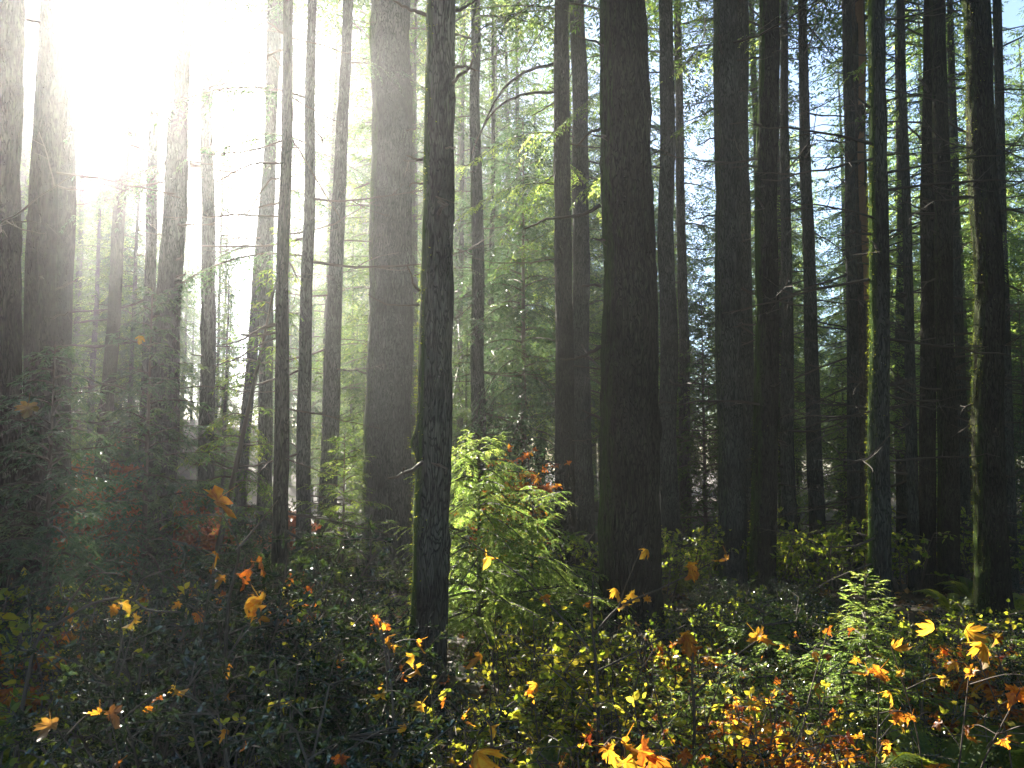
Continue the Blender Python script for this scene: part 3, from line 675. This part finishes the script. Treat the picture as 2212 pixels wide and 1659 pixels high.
# ------------------------------------------------------------------ shrubs
def shrub_meshes(seed, h, r, stems, twigs, per, leafL, leafW, tpl, mat, tint, tsd=.18, flat=.35, bend=.35, up=.15, stem_r=.008, leafdroop=-.25):
    rng = np.random.default_rng(seed); sb, lb = MB(), MB()
    for i in range(stems):
        a = rng.uniform(0, 6.28); rr = r * math.sqrt(rng.uniform(.02, 1)); hh = h * rng.uniform(.5, 1.0) * (1 - .25 * (rr / r) ** 2)
        b = np.array([math.cos(a), math.sin(a), 0]) * rr * .3; t = np.array([math.cos(a) * rr, math.sin(a) * rr, hh])
        mid = (b + t) / 2 + rng.normal(0, bend * .25 * r, 3) + np.array([0, 0, .12 * hh])
        S = smooth_line([b - [0, 0, .08], mid, t], 10); u = np.linspace(0, 1, 10)
        tube(sb, S, stem_r * (1 - .75 * u) + .0015, 4, rng.uniform(.1, .9))
        for q in range(twigs):
            k = rng.integers(3, 10); d = rng.normal(0, 1, 3); d[2] = abs(d[2]) * flat + up; d /= np.linalg.norm(d)
            L = r * rng.uniform(.25, .6); W = np.linspace(0, 1, 6)
            T = S[k] + np.outer(W * L, d) + np.outer(-.18 * L * W ** 2, [0, 0, 1]); tube(sb, T, stem_r * .4 * (1 - .8 * W) + .001, 3, rng.uniform(.2, 1))
            n = rng.poisson(per) + 1; f = rng.uniform(.15, 1, n) * 4.99; kk = f.astype(int); ff = (f - kk)[:, None]
            P = T[kk] * (1 - ff) + T[kk + 1] * ff
            D = d + rng.normal(0, .75, (n, 3)) + [0, 0, leafdroop]; N = np.array([0, 0, 1.0]) + rng.normal(0, .75, (n, 3))
            sz = leafL * rng.uniform(.6, 1.2, n)
            scatter(lb, MAPLES[(q + i) % 5] if tpl is MAPLE else tpl, P, D, N, sz, sz * leafW, np.clip(tint + rng.normal(0, .08) + rng.normal(0, tsd, n), 0, 1))
    return sb.mesh('stems', [M_twig]), lb.mesh('leaves', [mat])

KINDS = {}
def kind(name, n, *a, **k):
    KINDS[name] = [shrub_meshes(3000 + 31 * len(KINDS) + i, *a, **k) for i in range(n)]
kind('holly_shrub', 4, 1.0, .55, 11, 8, 15, .042, .55, HOLLY, M_holly, .45, bend=.5)
kind('huckleberry_shrub', 3, .85, .5, 15, 9, 24, .024, .6, LEAF, M_holly, .6, up=.3)
kind('salal_shrub', 2, .6, .45, 10, 6, 8, .065, .55, LEAF, M_holly, .55)
kind('yellow_leaf_shrub', 3, 1.0, .6, 9, 5, 5, .075, .72, LEAF, M_green, .6, .25, flat=.2, leafdroop=-.1)
kind('green_leaf_shrub', 3, .9, .55, 10, 6, 6, .06, .6, LEAF, M_green, .3, .18, flat=.2)
kind('autumn_shrub', 4, .9, .55, 10, 6, 3, .062, 1.0, MAPLE, M_autumn, .5, .25, leafdroop=-.6)
kind('bare_shrub', 3, 1.0, .6, 13, 7, 1, .03, .6, LEAF, M_litter, .6, bend=.8)
kind('small_yellow_shrub', 3, 1.0, .5, 8, 6, 3, .05, .7, LEAF, M_green, .65, .22, flat=.2, leafdroop=-.15)
kind('small_orange_shrub', 3, 1.0, .5, 9, 7, 3, .036, 1.0, MAPLE, M_autumn, .55, .25, leafdroop=-.6)
kind('maple_shrub', 2, 1.9, .8, 12, 9, 7, .065, 1.0, MAPLE, M_autumn, .45, .2, leafdroop=-.3, flat=.15)
kind('russet_shrub', 3, 2.0, 1.2, 14, 10, 12, .085, 1.0, MAPLE, M_redleaf, .45, .25, leafdroop=-.5)

def plant(kindname, x, y, s, rz, label, cat, group, vi):
    st, lf = KINDS[kindname][vi % len(KINDS[kindname])]
    e = empty(kindname, (x, y, gz(x, y) - .02), rz, s); tag(e, label, cat, group)
    link('stems', st, e); link('leaves', lf, e)
    return e

rs = random.Random(2024); PL = []
FERNS = [(2010, 4.35, 1.35, 'sunlit yellow-green fern at the bottom right'), (2165, 4.7, 1.2, 'sunlit yellow-green fern in the bottom right corner'),
 (140, 4.3, 1.25, 'dark bluish fern at the bottom left'), (1165, 4.3, .85, 'small upright green fern at the bottom middle'), (1690, 4.4, .95, 'shaded fern below the right-hand orange shrubs'),
 (2040, 10.2, .8, 'dim fern beside the foot of the dark double trunk'), (1500, 7.6, .65, 'dim fern right of the massive dark trunk'), (300, 4.6, 1.0, 'dark fern in the middle of the left thicket')]
def near_fern(x, Y):
    return any((abs(x / Y * F + CX - px) < 120 * s and Y < Yf + .35) for px, Yf, s, _ in FERNS[:4])
SKY_X = [-200, 300, 330, 420, 440, 680, 700, 780, 800, 890, 895, 965, 985, 1250, 1290, 1430, 1450, 1800, 1830, 2400]
SKY_Y = [1160, 1160, 1230, 1200, 1080, 1080, 1170, 1190, 1270, 1290, 1490, 1490, 1270, 1250, 1305, 1295, 1240, 1250, 1300, 1290]
KH = dict(holly_shrub=1.0, huckleberry_shrub=.88, salal_shrub=.62, yellow_leaf_shrub=1.05, green_leaf_shrub=.95, autumn_shrub=1.0, bare_shrub=1.0, small_yellow_shrub=1.05, small_orange_shrub=1.05)
def region(kindname, n, px0, px1, y0, y1, s0, s1, label, cat='shrub', mind=.32):
    c = 0; tr = 0
    while c < n and tr < n * 60:
        tr += 1
        Y = rs.uniform(y0, y1); px = rs.uniform(px0, px1); x = (px - CX) / F * Y
        if any(math.hypot(x - a, Y - b) < mind for a, b in PL): continue
        if math.hypot(x - at(919, 1500, 6.3)[0], Y - 6.3) < .4 or near_fern(x, Y): continue
        s = rs.uniform(s0, s1)
        if Y < 11.5 and kindname in KH:
            lim = min(at(px + d * .35 / Y * F, np.interp(px + d * .35 / Y * F, SKY_X, SKY_Y), Y)[2] for d in (-1, 0, 1)) - gz(x, Y)
            s = min(s, (lim * (rs.uniform(.95, 1.25) if px < 690 else rs.uniform(.85, 1.08))) / KH[kindname])
            if s < .28: continue
        PL.append((x, Y)); c += 1
        plant(kindname, x, Y, s, rs.uniform(0, 6.28), label, cat, kindname.replace('_', ' ') + 's' + label[min([label.find(q) for q in (' in ', ' at ', ' below ', ' before ', ' around ', ' between ', ' behind ', ' on ', ' beyond ', ' rising ') if q in label] or [len(label)]):], rs.randrange(9))
# left thicket
region('holly_shrub', 26, 150, 900, 2.9, 6.2, .8, 1.2, 'glossy dark holly shrub in the shaded thicket left of the front mossy trunk')
region('huckleberry_shrub', 34, 200, 900, 2.5, 5.5, .6, 1.0, 'small-leaved glossy shrub sparkling in the thicket left of the front mossy trunk')
region('holly_shrub', 11, 380, 700, 4.2, 6.2, 1.3, 1.75, 'tall dark holly bush rising below the slim dark trunk')
region('yellow_leaf_shrub', 9, -30, 420, 4.2, 7.5, .9, 1.3, 'shaded shrub with yellowing leaves at the foot of the left-edge trunks')
region('autumn_shrub', 8, 0, 560, 4.2, 7.5, .7, 1.1, 'shaded shrub with orange and brown leaves in the left thicket')
region('green_leaf_shrub', 10, -40, 450, 3.0, 5.5, .7, 1.0, 'dim green broad-leaved shrub in the lower left shade')
region('bare_shrub', 8, -40, 700, 3.0, 6.5, .8, 1.2, 'bare twiggy shrub in the left thicket')
# middle
region('small_yellow_shrub', 30, 950, 1560, 3.2, 7.5, .6, 1.0, 'slender shrub with small bright yellow-green leaves before the middle trunks', mind=.25)
region('small_yellow_shrub', 12, 100, 900, 2.9, 5.8, .8, 1.15, 'slender shrub with scattered yellow leaves in the left thicket', mind=.25)
region('small_orange_shrub', 9, 1000, 2230, 2.9, 5.4, .6, .95, 'slender shrub with small orange leaves in the middle and right undergrowth', mind=.25)
region('small_orange_shrub', 14, 0, 850, 2.9, 5.8, .8, 1.15, 'slender shrub with scattered orange leaves in the left thicket', mind=.25)
region('yellow_leaf_shrub', 7, 960, 1330, 4.5, 7.2, .75, 1.1, 'sunlit shrub with yellow-green leaves between the front mossy trunk and the massive trunk')
region('huckleberry_shrub', 10, 840, 1250, 2.9, 4.4, .45, .7, 'low glossy shrub glittering in the sun at the foot of the front mossy trunk')
region('bare_shrub', 6, 960, 1500, 3.6, 6.0, .7, 1.0, 'bare twiggy shrub before the massive dark trunk')
region('autumn_shrub', 5, 950, 1500, 3.4, 6.5, .5, .9, 'orange-leaved shrub at the feet of the middle trunks')
region('green_leaf_shrub', 6, 1150, 1500, 3.6, 7, .6, .9, 'low green shrub around the foot of the massive dark trunk')
# right
region('green_leaf_shrub', 6, 1440, 1800, 5.5, 8.5, .7, 1.0, 'small green-leaved shrub below the sturdy right-hand trunks')
region('autumn_shrub', 4, 1400, 2230, 3.4, 6.0, .7, 1.05, 'sunlit orange-leaved shrub in the right-hand undergrowth')
region('autumn_shrub', 4, 1960, 2140, 4.1, 4.5, 1.05, 1.2, 'tall glowing orange maple shrub at the right edge')
region('huckleberry_shrub', 14, 1400, 2230, 2.9, 5.8, .65, 1.0, 'fine-leaved green shrub in the right-hand undergrowth')
region('bare_shrub', 9, 1400, 2230, 3.2, 6.0, .7, 1.1, 'bare tangled twigs of a shrub in the right-hand undergrowth')
region('green_leaf_shrub', 16, 1420, 2250, 6.5, 9.5, .8, 1.2, 'leafy green shrub at the feet of the right-hand trunks', mind=.4)
region('small_yellow_shrub', 12, 1420, 2200, 4.8, 8.5, .8, 1.2, 'slender yellow-leaved shrub before the right-hand trunks', mind=.3)
region('holly_shrub', 10, 1400, 2260, 6, 8.8, .8, 1.2, 'dark shrub in the shade below the right-hand trunks')
region('small_orange_shrub', 9, 1200, 1560, 2.9, 4.2, .5, .8, 'slender low shrub with orange leaves at the bottom of the photo before the massive trunk', mind=.22)
region('small_orange_shrub', 9, 1850, 2240, 3.2, 4.6, .6, .95, 'slender shrub with orange leaves near the right edge of the undergrowth', mind=.22)
region('small_yellow_shrub', 10, 1500, 2150, 3.2, 4.8, .6, .9, 'slender yellow-leaved shrub in the right-hand foreground', mind=.22)
# behind
region('holly_shrub', 14, 450, 770, 11.5, 17, 1.0, 1.6, 'dark bush in the mist behind the big pair of trunks', mind=.7)
region('holly_shrub', 16, 500, 1320, 7.5, 11.5, .9, 1.3, 'dark shrub in the dim middle ground around the big pair of trunks', mind=.6)
region('green_leaf_shrub', 14, 1300, 2300, 9, 14, 1.0, 1.6, 'dim low bush between the distant right-hand trunks', mind=.6)
region('russet_shrub', 20, -60, 420, 10.5, 20, .7, 1.2, 'hazy russet-leaved bush on the slope behind the left trunks', mind=.7)
region('russet_shrub', 3, 520, 760, 12, 17, .6, .9, 'hazy russet bush behind the slim left trunks', mind=.7)
region('maple_shrub', 2, 1060, 1110, 13, 14.5, 1.1, 1.25, 'tall orange-leaved maple shrub behind the bright young hemlock', mind=.5)

region('huckleberry_shrub', 44, 1270, 1850, 6.8, 11.0, .6, 1.0, 'low fine-leaved shrub on the open ground beyond the massive dark trunk', mind=.28)
region('green_leaf_shrub', 14, 1250, 1800, 8.5, 12.5, .9, 1.4, 'green shrub in the shade between the massive dark trunk and the right-hand row', mind=.4)
region('salal_shrub', 26, 780, 1280, 7.0, 12.5, .6, 1.1, 'low broad-leaved evergreen shrub around the feet of the big pair', mind=.35)
# hemlock seedlings: low flat sprays in the sunlit undergrowth on the right
sm = crown_mb(4100, .06, .62, .42, 34, .2, .02, .024, .0075, .011, droop=.35, rise=.3, tint=.5, top_pow=.6, gap=.1, hang=.35).mesh('crown', [M_needle_bright, M_twig])
tb = MB(); tube(tb, [(0, 0, -.05), (.01, 0, .3), (0, 0, .62)], [.008, .006, .002], 5, .3); stm = tb.mesh('trunk', [M_twig])
for px, Y, s in [(1480, 4.9, 1.0), (1590, 5.2, 1.15), (1690, 4.8, 1.0), (1780, 5.4, 1.2), (1560, 4.2, .8), (1730, 4.1, .8), (1640, 6.2, 1.4), (1930, 5.6, 1.1), (1400, 5.6, .9), (1180, 5.4, .9), (1250, 6.4, 1.1), (2160, 5.6, 1.1)]:
    x = (px - CX) / F * Y; e = empty('hemlock_seedling', (x, Y, gz(x, Y)), px, s)
    tag(e, 'knee-high hemlock seedling with flat green sprays in the sunlit undergrowth', 'young tree', 'hemlock seedlings in the undergrowth')
    link('trunk', stm, e); link('crown', sm, e)
# ferns: rachis and pinnae of one frond are one mesh, several fronds to a fern
def frond_mesh(seed, L, n=30):
    rng = np.random.default_rng(seed); mb = MB(); s = np.linspace(0, 1, 14)
    P = np.stack([s * L * .74, 0 * s, L * (1.0 * s - .74 * s ** 2.2)], -1); tube(mb, P, .004 * (1 - .8 * s) + .001, 4, .6)
    u = np.linspace(.12, .99, n); p = np.stack([np.interp(u, s, P[:, i]) for i in range(3)], -1); T = nrm(np.gradient(p, axis=0))
    w_ = .17 * L * np.sin(PI * np.clip(u * .93 + .09, 0, 1)) ** .7
    for sg in (1, -1):
        D = np.array([0, sg, 0]) + T * .35 + rng.normal(0, .06, p.shape) + [0, 0, -.18]
        N = np.cross(T, [0, 1.0, 0]) * -1 + rng.normal(0, .15, p.shape)
        K = 5                              # each pinna a row of pinnules
        for q in range(K):
            f = (q + .3) / K; base = p + nrm(D) * (w_ * f)[:, None]
            for s2 in (1, -1):
                scatter(mb, NEEDLE, base, nrm(D) * .8 + T * s2 * .75, N, w_ * .34 * (1.1 - f), w_ * .24 * (1.1 - f), np.clip(.5 + rng.normal(0, .15, n), 0, 1))
    return mb.mesh('frond', [M_fern])
FR = [frond_mesh(60 + k, .75 + .1 * k) for k in range(3)]
def fern(px, Y, s, label, group=None, n=9):
    x = (px - CX) / F * Y; rr = random.Random(int(px * 7 + Y * 100)); e = empty('fern', (x, Y, gz(x, Y)), rr.uniform(0, 6), s); tag(e, label, 'fern', group)
    for k in range(n):
        link('frond', FR[k % 3], e, (0, 0, .02), (rr.uniform(-.2, .2), rr.uniform(-.35, .25), k * 6.283 / n + rr.uniform(-.25, .25)), rr.uniform(.7, 1.1))
for px, Yf, sf, lf in FERNS: fern(px, Yf, sf, lf)
for k in range(14):
    fern(rs.uniform(1000, 2250) if k % 3 else rs.uniform(550, 900), rs.uniform(7.5, 13), rs.uniform(.55, .85), 'dim fern among the trunks in the middle distance', 'ferns among the trunks')

M_leaf_big = leaf_mat('maple_leaf_blade', [(0, (.09, .022, .012)), (.35, (.22, .065, .015)), (.7, (.34, .15, .02)), (1, (.38, .24, .03))], .6,
                    [(0, (.28, .05, .012)), (.35, (.68, .20, .02)), (.7, (.88, .42, .03)), (1, (.92, .62, .06))], rough=.42, spec=.4, spots=1)
M_leaf_big.node_tree.nodes['Noise Texture'].inputs['Scale'].default_value = 6.0
M_leaf_big.node_tree.nodes['Noise Texture'].inputs['Detail'].default_value = 5.0
M_leaf_big.node_tree.nodes['Math'].inputs[1].default_value = .8
M_leaf_big.node_tree.nodes['Math.001'].inputs[1].default_value = .4
# ------------------------------------------------------------------ maple sapling with single leaves before the massive trunk
LEAFMESH = []
for k in range(8):
    rng = np.random.default_rng(900 + k); mb = MB()
    V, Q, T = MAPLES[k % 5]; V = V.copy(); V[:, 2] += .25 * rng.normal() * V[:, 0] + .7 * rng.uniform(.2, 1) * V[:, 0] ** 2 * rng.choice([-1, 1]) - .55 * rng.uniform(.2, 1.2) * (V[:, 1] - .2) ** 2
    V[:, :2] *= 1 + .08 * rng.normal(0, 1, (len(V), 1))
    scatter(mb, (V, Q, T), np.zeros((1, 3)), np.array([[0, 1.0, 0]]), np.array([[0, 0, 1.0]]), 1.0, rng.uniform(.95, 1.15), [.25, .5, .8, .65, .9, .38, .5, .8][k])
    mb.tint[-1] = np.clip(mb.tint[-1] + np.where(np.arange(len(V)) % 3 == 0, -.16, .08) + rng.normal(0, .06, len(V)), 0, 1)
    LEAFMESH.append(mb.mesh('leaf', [M_litter if k > 5 else M_leaf_big], smooth=True))
def leaf_at(name, px, py, Y, size, k, parent=None, org=None, rot=None, rr=None):
    p = at(px, py, Y); rr = rr or random.Random(int(px * 3 + py * 11))
    p = p - org if org is not None else p
    r = rot or (rr.uniform(-2.4, -.5), rr.uniform(-.9, .9), rr.uniform(-1.3, 1.3))
    return link(name, LEAFMESH[k], parent, p, r, size)

def stem_thing(name, label, cat, Y, lines, leaves, base, mat=M_twig):
    b = at(*base, Y); org = np.array([b[0], Y, gz(b[0], Y)]); e = empty(name, org); tag(e, label, cat)
    for i, (pts, th) in enumerate(lines):
        P = [at(px, py, Y + dy) for px, py, dy in pts]
        if i == 0: P[0][2] = org[2] - .05
        P = smooth_line(np.array(P) - org, 18); mb = MB(); tube(mb, P, th * (1 - .7 * np.linspace(0, 1, 18)) + .001, 6, .35)
        mb.build('stem' if i == 0 else 'branch', [mat], e, smooth=True)
    for (px, py, dy, s, k) in leaves: leaf_at('leaf', px, py, Y + dy, s * .72, k, e, org)
    return e
stem_thing('maple_sapling', 'thin maple sapling with few golden leaves on long bare twigs before the massive trunk', 'sapling', 4.6,
    [([(1290, 1659, 0), (1292, 1520, 0), (1286, 1420, 0), (1278, 1330, 0), (1282, 1240, 0)], .011),
     ([(1272, 1400, 0), (1200, 1320, .1), (1120, 1240, .15), (965, 1140, .2)], .007), ([(1284, 1370, 0), (1340, 1310, -.1), (1430, 1270, -.15), (1545, 1212, -.2)], .007),
     ([(1335, 1318, -.1), (1350, 1270, -.1), (1388, 1178, -.1)], .004), ([(1290, 1450, 0), (1350, 1420, 0), (1480, 1350, .1)], .006),
     ([(1290, 1540, 0), (1230, 1480, 0), (1110, 1370, .1)], .005)],
    [(1055, 1200, .17, .09, 4), (1399, 1186, -.1, .075, 2), (1325, 1270, -.1, .085, 2), (1345, 1300, -.1, .075, 4), (1360, 1282, -.12, .07, 4), (1395, 1290, -.14, .06, 3),
     (1176, 1285, .1, .075, 1), (1495, 1215, -.2, .10, 3), (1508, 1235, -.2, .09, 1), (1572, 1203, -.2, .09, 3), (1270, 1300, 0, .06, 5), (1040, 1412, .1, .10, 3), (1160, 1475, 0, .08, 2), (1140, 1490, 0, .07, 3)], (1290, 1659))
stem_thing('alder_sapling', 'arching bare sapling curving over the left thicket', 'sapling', 3.9,
    [([(20, 1500, 0), (70, 1410, 0), (140, 1340, 0), (210, 1300, 0), (280, 1293, 0), (320, 1318, 0), (390, 1322, 0)], .009),
     ([(125, 1350, 0), (165, 1280, 0), (205, 1240, 0), (260, 1240, 0)], .006), ([(290, 1295, 0), (310, 1250, 0), (370, 1228, 0)], .005)],
    [(265, 1300, 0, .07, 4), (250, 1310, 0, .07, 3), (290, 1330, 0, .08, 4), (150, 1310, .1, .08, 1)], (20, 1500))
stem_thing('holly_sapling', 'dark upright holly stem in the left thicket holding brown leaves', 'sapling', 4.2,
    [([(480, 1480, 0), (490, 1350, 0), (505, 1250, 0), (515, 1180, 0), (480, 1110, 0)], .010), ([(510, 1190, 0), (560, 1130, .1), (600, 1080, .1)], .006), ([(495, 1370, 0), (600, 1320, 0), (640, 1290, 0)], .005)],
    [(545, 1225, 0, .13, 0), (560, 1215, .05, .12, 5), (530, 1300, 0, .12, 2), (545, 1320, 0, .11, 3), (560, 1290, .05, .12, 2), (525, 1250, 0, .08, 0)], (480, 1480))
stem_thing('maple_sapling', 'bare maple sapling with drooping amber leaves below the sturdy right-hand trunks', 'sapling', 4.3,
    [([(1490, 1659, 0), (1500, 1560, 0), (1495, 1460, 0), (1500, 1370, 0)], .010), ([(1500, 1500, 0), (1560, 1440, 0), (1640, 1380, 0)], .005), ([(1497, 1430, 0), (1470, 1380, 0), (1455, 1340, 0)], .005)],
    [(1480, 1365, 0, .12, 3), (1490, 1380, 0, .13, 1), (1500, 1400, 0, .13, 0), (1632, 1368, 0, .11, 2), (1640, 1372, .05, .09, 3)], (1490, 1659))

# single fallen maple leaves caught in the bushes
CAUGHT = [
 ('large dark orange maple leaf caught on the holly above the left thicket', 478, 1070, 3.6, .17, 1),
 ('small golden leaf hanging on the holly below the large dark orange leaf', 466, 1192, 3.8, .08, 3),
 ('dim tan maple leaf caught on the cedar sapling at far left', 62, 872, 4.5, .12, 7),
 ('large golden maple leaf lying low right of the front mossy trunk', 1030, 1622, 2.75, .13, 2),
 ('round yellow-green leaf standing above the large golden leaf', 1060, 1567, 2.8, .055, 4),
 ('deep orange-red maple leaf, uppermost of the heap at the bottom', 1385, 1605, 2.7, .11, 0),
 ('pointed golden maple leaf standing up left of the orange-red bottom leaf', 1347, 1600, 2.65, .10, 3),
 ('pale golden maple leaf lying in front of the heap at the bottom', 1345, 1640, 2.6, .10, 4),
 ('reddish maple leaf at the right end of the heap at the bottom', 1420, 1630, 2.7, .11, 1),
 ('glowing orange maple leaf at the right edge of the undergrowth', 2095, 1445, 3.6, .105, 3),
 ('amber maple leaf lying on the shrub above the glowing orange one at right', 2115, 1385, 3.7, .11, 2),
 ('folded amber maple leaf at the top of the right-edge shrub', 2085, 1355, 3.8, .12, 2),
 ('bright orange maple leaf cut by the right edge of the photo', 2203, 1490, 3.4, .11, 1),
 ('golden maple leaf on the tangle of twigs left of the dark hollow', 1925, 1395, 3.9, .10, 2),
 ('curled orange maple leaf on the bare twigs before the dark hollow', 1900, 1445, 3.7, .12, 1),
 ('yellow maple leaf hanging in the right-hand undergrowth', 1765, 1475, 3.7, .09, 2),
 ('red maple leaf beside the small bright sapling', 1790, 1355, 4.2, .08, 0),
 ('orange maple leaf at the bottom right between two ferns', 2030, 1650, 2.7, .10, 1),
 ('tan maple leaf hanging low at far left', 110, 1555, 3.0, .11, 7),
 ('brown maple leaf on the dark shrubs at the lower left', 235, 1535, 3.1, .10, 6),
 ('orange leaf glowing low in the middle of the left thicket', 490, 1575, 3.0, .05, 3),
 ('russet maple leaf hanging beside the front mossy trunk', 815, 1335, 4.6, .11, 0),
 ('amber leaf on a twig left of the front mossy trunk', 835, 1375, 4.4, .09, 3),
 ('golden leaf at the foot of the front mossy trunk', 910, 1520, 3.8, .08, 4),
 ('amber leaf low in front of the front mossy trunk', 1000, 1548, 3.4, .07, 3),
 ('dark rust leaf at the bottom under the left thicket', 735, 1630, 2.8, .07, 0),
 ('pair-lobed yellow leaf beside the cedar sapling at left', 305, 725, 8.2, .09, 2),
]
def sprig(lab, px, py, Y, s, k):
    rr = random.Random(int(px * 13 + py)); tip = at(px, py, Y); bx = tip[0] + rr.uniform(-.3, .3); by = Y + rr.uniform(.0, .25)
    org = np.array([bx, by, gz(bx, by)]); e = empty('maple_sprig', org); tag(e, lab.replace('leaf', 'leaf on its thin sprig', 1) if len(lab.split()) < 13 else lab, 'sprig')
    P = smooth_line(np.array([[0, 0, -.05], (tip - org) * [.2, .2, .5] + [rr.uniform(-.06, .06), 0, 0], tip - org]), 14)
    mb = MB(); tube(mb, P, .0045 * (1 - .65 * np.linspace(0, 1, 14)) + .001, 5, .4); mb.build('stem', [M_twig], e, smooth=True)
    leaf_at('leaf', px, py, Y, s * .64, k, e, org)
    for q in range(rr.randint(4, 7)):
        u = rr.randint(6, 13); d = np.array([rr.uniform(-.22, .22), rr.uniform(-.15, .15), rr.uniform(-.02, .12)])
        T = smooth_line(np.array([P[u], P[u] + d * .6 + [0, 0, .02], P[u] + d]), 7); mb = MB(); tube(mb, T, .0025 * (1 - .6 * np.linspace(0, 1, 7)) + .0007, 4, .4); mb.build('branch', [M_twig], e, smooth=True)
        link('leaf', LEAFMESH[(k + q * 2) % 6], e, P[u] + d, (rr.uniform(-2.4, -.5), rr.uniform(-.9, .9), rr.uniform(-3, 3)), s * rr.uniform(.35, .6))
for (lab, px, py, Y, s, k) in CAUGHT:
    if not any(w_ in lab for w_ in ('lying', 'heap', 'cedar', 'caught', 'haze', 'slim')):
        sprig(lab, px, py, Y, s, k); continue
    tag(leaf_at('maple_leaf', px, py, Y, s * .78, k), lab, 'leaf', 'single maple leaves in the undergrowth')

# ------------------------------------------------------------------ ground cover: leaf litter and low herbs (uncountable)
def litter():
    rng = np.random.default_rng(5); mb = MB(); n = 9000
    y = 2.2 + 12 * rng.uniform(0, 1, n) ** 1.4; x = rng.uniform(-.72, .72, n) * y * 1.05
    P = np.stack([x, y, ground(x, y) + rng.uniform(.005, .05, n)], -1)
    sz = rng.uniform(.05, .12, n)
    scatter(mb, LEAF, P, np.stack([rng.normal(0, 1, n), rng.normal(0, 1, n), rng.normal(0, .25, n)], -1), np.array([0, 0, 1.0]) + rng.normal(0, .35, (n, 3)), sz, sz * .8, rng.uniform(0, 1, n))
    tag(mb.build('leaf_litter', [M_litter]), 'brown and orange fallen leaves covering the forest floor', 'fallen leaves', kind='stuff')
    mb = MB(); n = 26000
    y = 2.4 + 12 * rng.uniform(0, 1, n) ** 1.5; x = rng.uniform(-.72, .72, n) * y * 1.05
    keep = vnoise(x * 1.1 + 40, y * 1.1 + 40, 8) > .35; x, y = x[keep], y[keep]; n = len(x)
    P = np.stack([x, y, ground(x, y) + .42 * rng.uniform(0, 1, n) ** 1.3 * vnoise(x * .9 + 30, y * .9 + 30, 9) * 1.4], -1)
    sz = rng.uniform(.025, .06, n)
    scatter(mb, LEAF, P, np.stack([rng.normal(0, 1, n), rng.normal(0, 1, n), rng.normal(0, .3, n)], -1), np.array([0, 0, 1.0]) + rng.normal(0, .4, (n, 3)), sz, sz * .65, np.clip(rng.normal(.4, .25, n), 0, 1))
    tag(mb.build('ground_cover', [M_holly]), 'low glossy leaves of ground cover under the shrubs', 'ground cover', kind='stuff')
litter()

# ------------------------------------------------------------------ the misty air
def haze():
    m, n, l = new_mat('haze')
    p = n.new('ShaderNodeVolumePrincipled'); p.inputs['Density'].default_value = HAZE_DENSITY
    p.inputs['Color'].default_value = (.93, .95, .97, 1); p.inputs['Anisotropy'].default_value = HAZE_G
    o = n.new('ShaderNodeOutputMaterial'); l.new(p.outputs[0], o.inputs['Volume'])
    x0, x1, y0, y1, z0, z1 = -80, 80, -14, 94, -3.0, 34.5
    mb = MB(); mb.add([(x0, y0, z0), (x1, y0, z0), (x1, y1, z0), (x0, y1, z0), (x0, y0, z1), (x1, y0, z1), (x1, y1, z1), (x0, y1, z1)],
                      [(0, 3, 2, 1), (4, 5, 6, 7), (0, 1, 5, 4), (1, 2, 6, 5), (2, 3, 7, 6), (3, 0, 4, 7)])
    o_ = mb.build('haze', [m]); o_['kind'] = 'stuff'; o_['label'] = 'pale sunlit mist hanging between the trees'; o_['category'] = 'mist'
haze()
